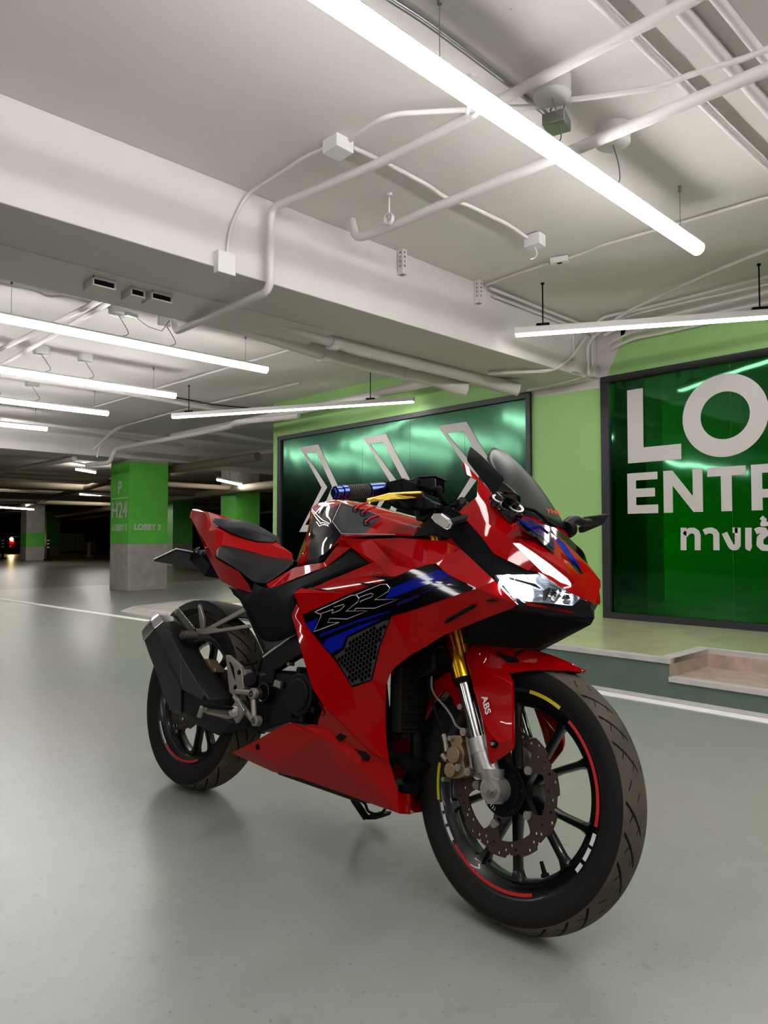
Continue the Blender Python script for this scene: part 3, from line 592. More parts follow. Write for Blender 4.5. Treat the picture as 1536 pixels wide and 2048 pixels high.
for k, (x, y) in enumerate(((-3.03, 5.02), (-3.02, 5.3))):
    g = empty('surface_conduit', (x, y, 0), ('surface conduit with a box on the beam end, left one', 'surface conduit with a box on the beam end, right one beside the green paint')[k], 'conduit')
    MB().cyl((0, 0, 2.28), (0, 0, 2.58), .011, n=10).build('pipe_run', 'pipe', g, smooth=40); MB().cyl((0, .035, 2.28), (0, .035, 2.58), .008, n=10).build('pipe_run', 'pipe', g, smooth=40)
    MB().bb(-.02, .03, -.03, .06, 2.2, 2.29).build('box', 'pipe', g, bevel=.004)
pipe('cable_bundle', [(-3.0, 5.15, 2.5), (-3.0, 4.95, 2.3), (-3.05, 4.75, 2.17), (-3.3, 4.5, 2.16), (-3.45, 4.45, 2.17)], .014, 'white cable sagging round the bottom of the beam end', rad=.15, cat='cable')
pipe('conduit', [(-3.02, 5.2, 2.2), (-3.2, 5.15, 2.165), (-3.6, 5.2, 2.165)], .008, 'short conduit under the beam beside the green wall', cat='conduit')
# big pipes along the underside of the beam
for k, (x, z, r_, y1, lb) in enumerate(((-3.60, 2.17, .055, 4.75, 'thick white pipe along the underside of the beam, nearer one with a capped stub'), (-3.82, 2.145, .055, 4.35, 'thick white pipe along the underside of the beam, farther one'))):
    o = pipe('drain_pipe', [(x, 2.1, z+.08), (x, 3.2, z), (x, y1-.1, z), (x+.10, y1+.03, z-.05), (x+.16, y1+.10, z-.07)], r_, lb, 'beam', rad=.08)
    for yy in (2.95+.1*k, 3.75+.1*k): m = MB(); m.cyl((x, yy, z), (x, yy+.06, z), r_+.003, n=20); m.build('coupling', 'beam', o, smooth=40)
pipe('wall_pipe', [(-10.0579,5.15,2.4384), (-6.4492,5.15,2.4043), (-4.6326,5.15,2.4099), (-3.95, 5.0, 2.3)], .045, 'thick white pipe running above the arrow window')
# boxes and brackets
def jbox(name, c, d, rz, label, cat='box', m='white_plastic', rot=None):
    r = tag(MB().box((0, 0, 0), d).build(name, m, bevel=.004), label, cat); r.location = c; r.rotation_euler[2] = rz; return r
c = Vector((-2.369,1.9886,2.6)); b = jbox('junction_box', (c.x, c.y, 2.6), (.1, .1, .06), 0, 'square white junction box on the ceiling where three conduits meet')
c = Vector((-3.03,1.8126,2.2099)); b = jbox('junction_box', (-3.02, c.y, c.z), (.045, .1, .11), 0, 'square white junction box on the edge of the big beam')
c = Vector((-2.324,3.4434,2.59)); b = jbox('junction_box', (c.x, c.y, 2.59), (.1, .08, .07), .1, 'small white ceiling box with a dangling wire')
MB().tube([(0, 0, -.03), (.01, .01, -.07), (-.01, .02, -.09), (-.03, .0, -.1)], .004).build('dangling_wire', 'pipe', b)
c = Vector((-2.4001,3.8256,2.61)); b = jbox('junction_box', (c.x, c.y, 2.605), (.05, .11, .035), -1.2, 'small oval conduit box near the far end of the big tube'); MB().box((0, 0, -.018), (.02, .03, .004)).build('cover_plate', 'dark', b)
c = Vector((-1.5047,2.3861,2.5)); b = jbox('driver_box', (c.x, c.y, 2.5), (.09, .1, .045), .3, 'grey metal driver box hanging by wires above the big tube', m='steel')
MB().tube([(0, 0, .02), (-.03, .02, .07), (.02, .0, .12)], .003).build('hanging_wire', 'cable', b)
MB().tube([(0.02, 0, .02), (.04, -.02, .06), (.01, .0, .12)], .003).build('hanging_wire', 'cable', b)
c = Vector((-5.0608,2.2504,2.52)); b = jbox('driver_box', (c.x, c.y, 2.52), (.05, .09, .03), .3, 'small grey driver box hanging beyond the beam beside a ceiling cup', m='steel')
MB().tube([(0, .03, 0), (.02, .15, -.05), (.0, .3, -.04), (.02, .36, .06)], .003).build('hanging_wire', 'cable', b)
def strut(c, L_, label):
    r = empty('slotted_bracket', c, label, 'bracket')
    holes = [[(-.006, -.02-k*.028), (.006, -.02-k*.028), (.006, -.034-k*.028), (-.006, -.034-k*.028)] for k in range(int(L_/.028)-1)]
    for yy in (0, .034):
        m = MB(); m.plate([(-.02, 0), (.02, 0), (.02, -L_), (-.02, -L_)], holes, lambda u, v: (u, yy, v), (0, .003, 0)); m.build('slotted_side', 'pipe', r)
    m = MB(); m.plate([(0, 0), (.037, 0), (.037, -L_), (0, -L_)], [[(a+.0185, b) for a, b in h] for h in holes], lambda u, v: (.02, u, v), (.003, 0, 0)); m.build('slotted_side', 'pipe', r)
c = Vector((-3,3.0465,2.6653)); strut((-3.015, c.y-.02, c.z), .19, 'larger perforated metal bracket on the beam face, left one')
c = Vector((-3,3.7898,2.6602)); strut((-3.015, c.y-.02, c.z), .19, 'smaller-looking perforated metal bracket on the beam face, right one')
c = Vector((-3,2.0367,2.1199))
for (cx, cy), lb in (((512, 135), 'leftmost open metal box under the beam'), ((683, 185), 'middle small open metal box under the beam'), ((805, 210), 'rightmost open metal box under the beam')):
    p = Vector({512: (-3.5964,1.4315,2.2), 683: (-3.6085,1.6142,2.2), 805: (-3.5881,1.7386,2.2)}[cx]); hw_ = .04 if cx == 683 else .06
    r = empty('open_box', (p.x, p.y, 2.135), lb, 'box', None)
    m = MB(); m.bb(-.06, .06, -hw_, -hw_+.008, -.0, .05); m.bb(-.06, .06, hw_-.008, hw_, 0, .05); m.bb(-.06, -.052, -hw_, hw_, 0, .05); m.bb(.052, .06, -hw_, hw_, .03, .05); m.bb(-.06, .06, -hw_, hw_, -.004, .004); m.build('box_shell', 'pipe', r, bevel=.001)
    m = MB(); m.bb(-.05, .05, -hw_+.01, hw_-.01, .006, .045); m.cyl((.05, .0, .025), (.058, 0, .025), .014, n=14); m.build('dark_inside', 'dark', r)
for px_, lb in ((0, 'loose dark wire hanging from the beam bottom'), (1, 'short dark hook on the beam bottom')):
    p = Vector(((-3.5287,2.3028,2.22), (-3.6418,1.9958,2.22))[px_])
    tag(MB().tube([(p.x, p.y-.06, 2.2), (p.x, p.y, 2.19), (p.x, p.y+.03, 2.2), (p.x+.01, p.y+.03, 2.225)], .005).build('loose_wire', 'dark_cable'), lb, 'wire')
# far bay services
def P3(*a): return a
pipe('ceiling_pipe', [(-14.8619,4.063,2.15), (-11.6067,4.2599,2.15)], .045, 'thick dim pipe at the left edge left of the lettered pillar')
pipe('ceiling_pipe', [(-6.6567,4.9986,2.3),(-7.5378,4.7026,2.3),(-7.8164,4.8176,2.3),(-8.6072,4.8347,2.3),(-10.6704,4.7405,2.3),(-11.1097,4.7105,2.3),(-11.1097,4.626,2.0672),(-11.6751,4.4795,2.0672)], .035, 'thick white pipe bending in front of the top of the lettered pillar', rad=.1)
pipe('ceiling_pipe', [(-8.9003,6.3784,2.25),(-11.658,6.3108,2.25),(-11.658,6.2329,2.091),(-12.4786,6.4126,2.091)], .05, 'thick dim pipe bending down right of the lettered pillar', rad=.15)
pipe('ceiling_pipe', [(-8.7608,5.0456,2.35), (-9.0569,6.4518,2.35)], .035, 'dim pipe sloping toward the left edge of the lobby wall')
pipe('ceiling_pipe', [(-10.6043,2.8855,2.5), (-10.8056,4.1075,2.5), (-11.6764,6.9405,2.5)], .03, 'long white pipe under the ceiling passing behind the lettered pillar top')
pipe('ceiling_pipe', [(-7.7417,2.0983,2.5), (-7.7154,3.2815,2.5), (-7.9462,4.7848,2.5)], .028, 'long white pipe running behind the second tube beyond the beam')
pipe('ceiling_pipe', [(-6.9428,1.8774,2.56), (-4.8686,2.0053,2.56)], .02, 'white pipe crossing the ceiling above the first tube beyond the beam')
pipe('conduit', [(-5.2489,1.4108,2.6), (-5.2353,1.6448,2.6), (-5.3146,1.7364,2.6), (-5.2155,1.8101,2.6), (-5.2196,2.0059,2.6), (-5.2347,2.1947,2.6)], .009, 'thin conduit ending at a ceiling cup beyond the beam', rad=.1, cat='conduit')
pipe('conduit', [(-5.1166,3.8526,2.6), (-5.5576,3.8373,2.6), (-6.7205,3.7832,2.6), (-7.6308,3.7475,2.6), (-9.3764,3.6762,2.6)], .011, 'thin conduit crossing the far bay between the first and second tubes', rad=.05, cat='conduit')
pipe('conduit', [(-6.3113,4.7545,2.6),(-7.7346,4.6839,2.6),(-8.6657,4.6211,2.6),(-10.5881,4.6332,2.6),(-10.5881,4.4519,2.4903),(-10.5881,4.161,2.1964)], .013, 'thin conduit above the hanging batten that drops toward the lettered pillar', rad=.15, cat='conduit')
pipe('cable', [(-7.5663,3.9097,2.5), (-7.5626,4.3656,2.48), (-7.6021,4.6595,2.5), (-7.5011,5.0509,2.5)], .009, 'dark cable running from the second tube above the batten', 'dark_cable', .1, 'cable')
pipe('cable', [(-8.6064,4.5335,2.57),(-10.7369,4.5415,2.57),(-10.7369,4.3264,2.3304),(-10.7369,4.2687,2.0945)], .012, 'curved white cable left of the lettered pillar top', rad=.2, cat='cable')
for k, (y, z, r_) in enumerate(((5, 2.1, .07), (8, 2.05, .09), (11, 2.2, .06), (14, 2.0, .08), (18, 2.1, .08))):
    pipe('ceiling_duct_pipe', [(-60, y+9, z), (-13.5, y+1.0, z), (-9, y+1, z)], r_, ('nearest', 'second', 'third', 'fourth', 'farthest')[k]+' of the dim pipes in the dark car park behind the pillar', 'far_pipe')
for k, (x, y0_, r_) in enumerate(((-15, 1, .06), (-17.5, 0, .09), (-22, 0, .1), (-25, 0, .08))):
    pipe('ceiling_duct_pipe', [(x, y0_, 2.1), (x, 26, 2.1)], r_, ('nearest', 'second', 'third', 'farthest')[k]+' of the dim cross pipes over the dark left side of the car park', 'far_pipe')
# ---------------------------------------------------------------- far things
sc = Vector((-44.1325,12.807,0))
r = empty('scooter', (sc.x, sc.y, 0), 'tiny far scooter with a glowing warm headlamp at the far left', 'scooter', None, R(-35))
m = MB(); m.box((0, 0, .5), (.35, .3, .5)); m.box((-.5, 0, .6), (.8, .26, .2)); m.box((-.2, 0, .3), (.7, .25, .1)); m.build('scooter_body', 'red', r, bevel=.04)
m = MB(); m.cyl((.18, 0, .85), (.24, 0, .85), .09, n=16); m.build('headlamp', 'car_lamp', r)
m = MB(); m.tube([(0, -.33, 1.0), (.05, 0, .98), (0, .33, 1.0)], .02); m.build('handlebar', 'dark', r)
for x in (-.75, .3): m = MB(); m.lathe([(.13, -.04), (.22, -.045), (.24, 0), (.22, .045), (.13, .04)], c=(x, 0, .24), n=24, closed=True); m.build('wheel', 'dark', r)
p = Vector((-43.1284,15.8809,0))
for k, (dy, lb) in enumerate(((-.65, 'left one of the two dim white bins in the far dark'), (.55, 'right one of the two dim white bins in the far dark'))):
    r = empty('waste_bin', (p.x, p.y+dy, 0), lb, 'bin', None); m = MB(); m.box((0, 0, .62), (.8, 1.1, .95), taper=1.05); m.build('bin_body', 'bin', r, bevel=.03)
    m = MB(); m.box((0, 0, 1.13), (.86, 1.16, .08)); m.build('lid', 'pillar_grey', r, bevel=.02)
    for a in (-.3, .3):
        for b_ in (-.4, .4): m = MB(); m.cyl((a-.02, b_, .08), (a+.02, b_, .08), .08, n=12); m.build('castor', 'dark', r)
for px_, lb in ((0, 'slim dark bollard with three white dots, far left beside the scooter'), (1, 'slim dark bollard with three white dots between the far pillar and the bins')):
    p = Vector(((-33.4029,9.3005,0), (-29.8142,9.967,0))[px_]); r = empty('bollard', (p.x, p.y, 0), lb, 'bollard', None)
    m = MB(); m.cyl((0, 0, 0), (0, 0, .9), .05, .035, n=14); m.cyl((0, 0, 0), (0, 0, .06), .16, n=16); m.build('post', 'dark', r, smooth=40)
    for z in (.5, .64, .78): m = MB(); m.cyl((0, 0, z), (0, 0, z+.05), .052, n=14); m.build('reflective_band', 'letter', r, smooth=40)
p = Vector((-35.2288,13.6945,0))
r = empty('stand', (p.x, p.y, 0), 'slim far stand-in for an unclear upright shape, a dim purple box on a pale post, right of the bins', 'stand', None, R(40))  # made-up upright in place of a dim shape of unclear kind
m = MB(); m.box((0, 0, .92), (.3, .5, .4)); m.build('purple_box', 'decal_purple', r, bevel=.02)
m = MB(); m.cyl((0, 0, .04), (0, 0, .72), .09, n=16); m.cyl((0, 0, 0), (0, 0, .04), .22, n=20); m.build('post', 'step_stone', r, smooth=40)
# ================================================================ the motorcycle
# bike frame: x forward, y left, z up, origin on the floor under the rear axle
BM = Matrix(((0.9987,0.0508,0,0), (-0.05,0.9832,-0.1757,0), (-0.0089,0.1755,0.9844,0), (0, 0, 0, 1))).transposed()
BM.translation = (-2.2586,1.2362,0.0007)
bike = empty('motorcycle', (0, 0, 0), 'glossy red sport motorcycle with RR side graphics parked on its side stand', 'motorcycle')
bike.matrix_world = BM
_f = M_f = Matrix(((0.9983,-0.0567,-0.0101,0), (0.0562,0.9974,-0.0447,0), (0.0126,0.044,0.999,0), (0, 0, 0, 1))).transposed()
M_f.translation = (1.2929,0.0132,0.2939)
M_r = Matrix.Translation((0, 0, .305))
Y = 'yellow_sticker'
# ---- wheels
FWL = wheel('front_wheel', bike, M_f, .294, .05, .037, (45.2, -26.8, -98.8, -170.8, 117.2), 'tyre_front',
  [(-67.4, -130.5+0, .2085, .2145, -.0335, 'red2')] if False else
  [(-131.2, -67.4, .2085, .2155, -.0352, 'red2'), (-5.9, 54.3, .2085, .2155, -.0352, 'red2'),
   (63, 85.5, .2155, .2235, -.0372, Y), (177.6, -159.9, .2155, .2235, -.0372, Y),
   (-33.4, -28, .209, .217, -.0352, 'decal_white'), (-25.5, -18.1, .209, .217, -.0352, 'decal_white'), (-16.3, -9.6, .209, .217, -.0352, 'decal_white'),
   (-158.2, -153, .209, .217, -.0352, 'decal_white'), (-151, -144.9, .209, .217, -.0352, 'decal_white'), (-142.9, -134.2, .209, .217, -.0352, 'decal_white')])
D = brake_disc(FWL, -.062, .139, .106, 5, -29, .078)
# carrier that holds the disc, and the toothed ABS ring
m = MB()
for k in range(5):
    a = R(-29+72*k); m.loft([[(r*cos(a)-w_*sin(a), yy, r*sin(a)+w_*cos(a)) for w_, yy in ((-ww, y0), (ww, y0), (ww, y1), (-ww, y1))] for r, ww, y0, y1 in ((.036, .02, -.03, -.05), (.06, .015, -.034, -.056), (.09, .009, -.046, -.059))])
m.build('disc_carrier', 'rim', FWL, smooth=35)
m = MB(); N = 48; teeth = [[(r*cos(2*pi*(k+o)/N), r*sin(2*pi*(k+o)/N)) for r, o in ((.043, .22), (.053, .22), (.053, .78), (.043, .78))] for k in range(N)]
m.plate([(.057*cos(2*pi*k/72), .057*sin(2*pi*k/72)) for k in range(72)], teeth+[[(.03*cos(2*pi*k/40), .03*sin(2*pi*k/40)) for k in range(40)]], lambda u, v: (u, -.071, v), (0, .003, 0)); m.build('toothed_ring', 'dark', FWL)
m = MB(); m.cyl((0, -.074, 0), (0, -.03, 0), .032, n=32); m.build('hub_cap', 'dark', FWL, smooth=40)
RWL = wheel('rear_wheel', bike, M_r, .305, .065, .05, (70.6, -1.4, -73.4, -145.4, 142.6), 'tyre_rear',
  [(-122.3, -64.1, .2085, .2155, -.0482, 'red2'), (-148.3, -123.7, .209, .216, -.0482, 'decal_white')])
brake_disc(RWL, -.07, .11, .08, 4, 20, .05)
m = MB(); m.cyl((0, -.1, 0), (0, .1, 0), .012, n=16); m.cyl((0, .07, 0), (0, .076, 0), .1, n=44); m.build('sprocket_and_axle', 'disc', RWL, smooth=30)
# ---- front fork (built in the front-wheel frame)
def FO(mb, name, m_, **k): return mb.build(name, m_, bike, Mx=M_f, **k)
gt = Vector((-0.3358,-0.095,0.6111)); gb = Vector((-0.1335,-0.095,0.221)); cb = Vector((-0.0656,-0.095,0.0965)); ax = Vector((-0.0021,-0.095,0.0004))
fd = (gt-cb).normalized()
for sy in (1, -1):
    F_ = lambda p: (p.x, p.y*sy, p.z)
    rt = 'fork_leg'
    m = MB(); m.cyl(F_(gb), F_(gb+fd*.43), .027, n=32); m.cyl(F_(gb+fd*.03), F_(gb+fd*.034), .0278, n=32); m.cyl(F_(gb+fd*.075), F_(gb+fd*.079), .0278, n=32); leg = FO(m, 'fork_leg', 'gold', smooth=40)
    m = MB(); m.cyl(F_(gb-fd*.012), F_(gb+fd*.001), .024, n=28); m.build('dust_seal', 'dark', leg, smooth=40)
    m = MB(); m.cyl(F_(cb-fd*.01), F_(gb), .0185, n=28); m.build('chrome_slider', 'chrome', leg, smooth=40)
    lb = Vector((ax.x, ax.y, .02)); m = MB(); lo = cb-fd*(cb.z-.03)/fd.z
    m.cyl(F_(lo), F_(cb), .0245, n=32); m.cyl(F_(cb-fd*.03), F_(cb), .0265, n=32); m.cyl(F_(cb-fd*.034), F_(cb-fd*.03), .028, n=32)
    m.cyl((0, -.078*1 if sy > 0 else .078, 0), (0, -.118 if sy > 0 else .118, 0), .027, n=28)
    m.cyl((lo.x*.5, lo.y*sy, .02), F_(lo+fd*.05), .024, .026, n=28); m.cyl((0, lo.y*sy, -.03), (lo.x*.5, lo.y*sy, .04), .02, .025, n=24)
    m.build('lower_leg', 'alu', leg, smooth=45)
m = MB(); m.cyl((0, -.132, 0), (0, -.118, 0), .0135, n=6); m.cyl((0, -.136, 0), (0, -.05, 0), .008, n=16); m.cyl((0, -.122, 0), (0, -.117, 0), .0175, n=24); m.cyl((0, .118, 0), (0, .13, 0), .013, n=6); FO(m, 'axle_nut', 'alu2', smooth=30)
# ---- caliper
def fp_prism(mb, pts, th): return mb.prism(pts, (0, th, 0))
m = MB(); m.prism([(-0.149,-0.098,0.0858),(-0.1366,-0.098,0.0901),(-0.115,-0.098,0.0934),(-0.1102,-0.098,0.0809),(-0.1122,-0.098,0.0709),(-0.1044,-0.098,0.063),(-0.0987,-0.098,0.0528),(-0.0998,-0.098,0.0374),(-0.0941,-0.098,0.0274),(-0.088,-0.098,0.0213),(-0.0906,-0.098,0.0076),(-0.1091,-0.098,-0.0024),(-0.1314,-0.098,-0.0077),(-0.1454,-0.098,-0.0033),(-0.1508,-0.098,0.0108),(-0.1459,-0.098,0.0273),(-0.142,-0.098,0.0416),(-0.1432,-0.098,0.0549),(-0.1399,-0.098,0.0652),(-0.1467,-0.098,0.0736),(-0.152,-0.098,0.0803)], (0, .05, 0)); cal = FO(m, 'brake_caliper', 'bronze', bevel=.003)
for q, rr in (((-0.1227,-0.105,0.0475), .019), ((-0.1266,-0.105,0.0124), .0165)):
    m = MB(); m.cyl((q[0], q[1]-.006, q[2]), (q[0], -.09, q[2]), rr, n=28); m.build('piston_housing', 'bronze', cal, bevel=.002)
for q, rr in (((-0.1065,-0.102,0.0227), .0085), ((-0.0765,-0.102,0.0202), .009), ((-0.106,-0.1,0.1028), .009), ((-0.1458,-0.1,-0.0129), .005), ((-0.1413,-0.102,0.0813), .006)):
    m = MB(); m.cyl((q[0], q[1]-.006, q[2]), (q[0], -.08, q[2]), rr, n=20); m.cyl((q[0], q[1]-.008, q[2]), (q[0], q[1]-.006, q[2]), rr*.5, n=6); m.build('caliper_bolt', 'alu2', cal, smooth=30)
m = MB(); m.tube([(-0.1612,-0.1,0.0394),(-0.1504,-0.1,0.032),(-0.1424,-0.1,0.0319)], .007, 8); m.tube([(-0.151,-0.1,0.0493),(-0.1552,-0.1,0.064),(-0.1616,-0.1,0.0764),(-0.1673,-0.1,0.0851)], .006, 8); m.build('banjo_fitting', 'alu2', cal, smooth=40)
m = MB(); m.prism([(-0.1118,-0.088,0.0944),(-0.1009,-0.088,0.0907),(-0.0787,-0.088,0.029),(-0.0684,-0.088,0.0202),(-0.0507,-0.088,0.0169),(-0.0451,-0.088,0.0127),(-0.0518,-0.088,0.0092),(-0.0867,-0.088,0.0104),(-0.0983,-0.088,0.0189),(-0.0881,-0.088,0.0326),(-0.1095,-0.088,0.0813)], (0, .012, 0)); FO(m, 'caliper_bracket', 'alu2', bevel=.002)
m = MB(); m.tube(round_path([(-0.2398,-0.09,0.2804),(-0.2386,-0.095,0.2464),(-0.2312,-0.1,0.2121),(-0.2257,-0.1,0.1842),(-0.2095,-0.1,0.1678),(-0.1694,-0.1,0.1461),(-0.1472,-0.1,0.1282),(-0.1335,-0.1,0.1111),(-0.1145,-0.1,0.1069)], .03), .0028, 7); FO(m, 'sensor_cable', 'cable', smooth=40)
m = MB(); m.tube(round_path([(-0.2403,-0.09,0.2628),(-0.2399,-0.1,0.2253),(-0.2334,-0.1,0.183),(-0.2118,-0.1,0.1439),(-0.1736,-0.1,0.0952),(-0.1673,-0.1,0.0851)], .03), .0045, 8); FO(m, 'brake_hose', 'dark', smooth=40)
# ---- front mudguard
FV = {'c0': (-0.0965,0,0.3162), 'c1': (-0.0052,0,0.3192), 'c2': (0.0712,0,0.3054), 'c3': (0.1337,0,0.2857),
 'e0': (-0.1242,-0.092,0.3038), 'e1': (-0.1304,-0.106,0.2747), 'e2': (-0.0873,-0.112,0.2069), 'e3': (-0.0384,-0.118,0.1271), 'e4': (-0.0143,-0.12,0.0663), 'e5': (-0.0038,-0.118,0.051),
 'e6': (0.0367,-0.098,0.0942), 'e7': (0.0347,-0.096,0.1187), 'e8': (0.0065,-0.088,0.237), 'e9': (-0.0136,-0.084,0.2521), 'e10': (0.0256,-0.066,0.2663), 'e11': (0.0708,-0.05,0.2769), 'e12': (0.1228,-0.022,0.2813),
 'r0': (-0.0904,-0.118,0.2555), 'r2': (0.0132,-0.104,0.2333), 'r3': (0.0358,-0.108,0.1134), 'r4': (-0.022,-0.128,0.1255), 'r5': (0.0109,-0.122,0.1028), 'u1': (-0.0601,-0.078,0.2872), 'u2': (0.017,-0.056,0.2777)}
FF = [('e0', 'c0', 'u1'), ('c0', 'c1', 'u2', 'u1'), ('c1', 'c2', 'e11', 'u2'), ('c2', 'e12', 'e11'), ('c2', 'c3', 'e12'), ('e1', 'e0', 'u1', 'r0'), ('r0', 'u1', 'e9', 'r2'), ('u1', 'u2', 'e10', 'e9'), ('u2', 'e11', 'e10'),
 ('e1', 'r0', 'e2'), ('e2', 'r0', 'r2'), ('e2', 'r2', 'r3', 'r4'), ('e2', 'r4', 'e3'), ('r2', 'e9', 'e8'), ('r2', 'e8', 'e7', 'r3'), ('r3', 'e7', 'e6'), ('r4', 'r3', 'r5'), ('r5', 'r3', 'e6'), ('r5', 'e6', 'e5'), ('r4', 'r5', 'e5'), ('e3', 'r4', 'e4'), ('e4', 'r4', 'e5')]
fen = panel('front_mudguard', FV, FF, 'red', bike, .003, .002, 'B', Mx=M_f, sub=2, crease=.72)
for sy in (1, -1):
    m = MB(); m.prism([(x, y*sy-.0015*sy, z+.001) for x, y, z in [(-0.0576,-0.0775,0.2906),(-0.0351,-0.0775,0.288),(0.0014,-0.0775,0.2842),(0.0082,-0.0775,0.2788),(-0.0162,-0.0775,0.2742),(-0.0246,-0.0775,0.2747)]], (0, -.002*sy, .004)); m.build('mudguard_slot', 'dark', fen)
    q = (0.0012,-0.132,0.0968); m = MB(); m.cyl((q[0], (q[1]+.004)*sy, q[2]), (q[0], -.1*sy, q[2]), .0085, n=20); m.build('mudguard_bolt', 'dark', fen, smooth=40); m = MB(); m.cyl((q[0], (q[1]-.001)*sy, q[2]), (q[0], (q[1]+.005)*sy, q[2]), .004, n=6); m.build('mudguard_bolt', 'alu2', fen)
# rear part of the mudguard behind the tyre
m = MB(); secs = []
for k in range(13):
    a = R(95+k*6.6); wd = .062-.012*abs(k-5)/7; r0 = .311
    secs.append([(r*cos(a), yy, r*sin(a)) for r, yy in ((r0-.028, -wd-.012), (r0-.002, -wd), (r0+.004, -wd*.5), (r0+.006, 0), (r0+.004, wd*.5), (r0-.002, wd), (r0-.028, wd+.012), (r0-.031, wd+.009), (r0-.005, wd-.004), (r0+.002, 0), (r0-.005, -wd+.004), (r0-.031, -wd-.009))])
m.loft(secs); FO(m, 'rear_mudguard_skirt', 'red', smooth=40)
for sy in (1, -1):
    m = MB(); m.prism([(x, y*sy, z) for x, y, z in [(-0.2461,-0.073,0.2017),(-0.2084,-0.073,0.228),(-0.1736,-0.073,0.2347),(-0.1425,-0.073,0.1823),(-0.1335,-0.073,0.1538),(-0.1462,-0.073,0.1437),(-0.1636,-0.073,0.1507),(-0.1812,-0.073,0.1722),(-0.2001,-0.073,0.1846),(-0.2196,-0.073,0.1837),(-0.2353,-0.073,0.1615)]], (0, .004*sy, 0)); k_ = FO(m, 'mudguard_stay', 'red', bevel=.001)
    q = (-0.1488,-0.078,0.1545); m = MB(); m.cyl((q[0], q[1]*sy, q[2]), (q[0], (q[1]+.006)*sy, q[2]), .0075, n=6); m.build('stay_bolt', 'alu2', k_)
# ABS lettering on the mudguard
n1 = (Vector(FV['r2'])-Vector(FV['e2'])).cross(Vector(FV['r4'])-Vector(FV['e2'])).normalized(); n1 = n1 if n1.y < 0 else -n1
uu = (Vector((-0.0266,-0.12,0.157))-Vector((-0.0532,-0.12,0.1993))).normalized(); uu = (uu-n1*uu.dot(n1)).normalized(); vv = n1.cross(uu)
base = Vector((-0.0557,-0.1165,0.1893))
pt = Vector(FV['e2']); base = base+n1*((pt-base).dot(n1)+.0022)
ma = Matrix((uu, vv, n1)).transposed().to_4x4(); ma.translation = base
text_mesh('mudguard_lettering', 'ABS', .021, ma, 'decal_white', fen, .0004, .0002, sx=1.25)
# ---- nose fairing
NV = {'n0': (1.308,0,0.9114), 'n1': (1.4074,0,0.791), 'n2': (1.4509,0,0.732), 'n3': (1.2955,-0.1,0.9167), 'n3b': (1.309,-0.05,0.9141), 'm1': (1.3042,-0.115,0.9039), 'm0': (1.2456,-0.137,0.9521),
 'r0': (1.2427,-0.152,0.924), 'r1': (1.3032,-0.127,0.8864), 'r2': (1.3276,-0.11,0.8655), 'r3': (1.3746,-0.085,0.8314), 'r4': (1.4048,-0.065,0.8036), 'r5': (1.4173,-0.05,0.7865), 'r6': (1.4386,-0.03,0.7444),
 'l0': (1.3137,-0.158,0.8472), 'l1': (1.3322,-0.147,0.8469), 'l2': (1.3723,-0.118,0.8157), 'l3': (1.4149,-0.084,0.788), 'l4': (1.4247,-0.068,0.7741), 'l5': (1.4267,-0.058,0.7626), 'l6': (1.4221,-0.066,0.7553), 'l7': (1.3932,-0.108,0.7717), 'l8': (1.383,-0.122,0.7758), 'l9': (1.3661,-0.134,0.7929), 'l10': (1.3218,-0.158,0.8354),
 'k1': (1.33,-0.142,0.8372), 'k2': (1.3858,-0.105,0.7989), 'k3': (1.4145,-0.072,0.7717), 'k4': (1.4202,-0.062,0.7618),
 'e0': (1.3838,-0.124,0.7739), 'e1': (1.4039,-0.102,0.7569), 'e2': (1.4213,-0.074,0.7417), 'e3': (1.4372,-0.047,0.7351), 'e4': (1.4489,-0.02,0.7267), 'e5': (1.4468,0,0.7244),
 't0': (1.1272,-0.112,1.0477), 't1': (1.1273,-0.118,1.0414), 't2': (1.1501,-0.125,1.0101), 't3': (1.1907,-0.132,0.9925), 't4': (1.2063,-0.152,0.9464), 't5': (1.1714,-0.17,0.9083),
 'b1': (1.2533,-0.176,0.8422), 'b2': (1.2845,-0.174,0.809), 'b3': (1.3189,-0.168,0.7944), 'b4': (1.3621,-0.148,0.7765), 'b5': (1.3582,-0.138,0.7817), 'q': (1.261,-0.168,0.8768)}
NF = [('t0', 't1', 't2'), ('t0', 't2', 't3', 'm0'), ('m0', 't3', 't4', 'r0'), ('r0', 't4', 't5', 'q'), ('q', 't5', 'b1'), ('q', 'b1', 'b2', 'l0'), ('r0', 'q', 'l0', 'r1'), ('r1', 'l0', 'l1', 'r2'),
 ('r2', 'l1', 'l2', 'r3'), ('r3', 'l2', 'l3', 'r4'), ('r4', 'l3', 'l4', 'r5'), ('r5', 'l4', 'l5', 'r6'), ('l0', 'b2', 'b3', 'l10'), ('l10', 'b3', 'b4', 'l9'), ('l9', 'b4', 'b5', 'l8'), ('l8', 'b5', 'e0'),
 ('l8', 'e0', 'e1', 'l7'), ('l7', 'e1', 'e2', 'l6'), ('l6', 'e2', 'e3', 'l5'), ('l5', 'e3', 'e4', 'r6'), ('r6', 'e4', 'e5', 'n2'), ('n1', 'r5', 'r6', 'n2'), ('n1', 'r4', 'r5'),
 ('n0', 'n1', 'r4', 'r3'), ('n3b', 'n0', 'r3', 'r2'), ('n3', 'n3b', 'r2', 'm1'), ('m1', 'r2', 'r1'), ('m0', 'r0', 'r1', 'm1'),
 ('l0', 'l10', 'k1', 'l1'), ('l1', 'k1', 'k2', 'l2'), ('l2', 'k2', 'k3', 'l3'), ('l3', 'k3', 'k4', 'l4'), ('l4', 'k4', 'l6', 'l5')]
nose = panel('nose_fairing', NV, NF, 'red', bike, .003, .004, 'B')
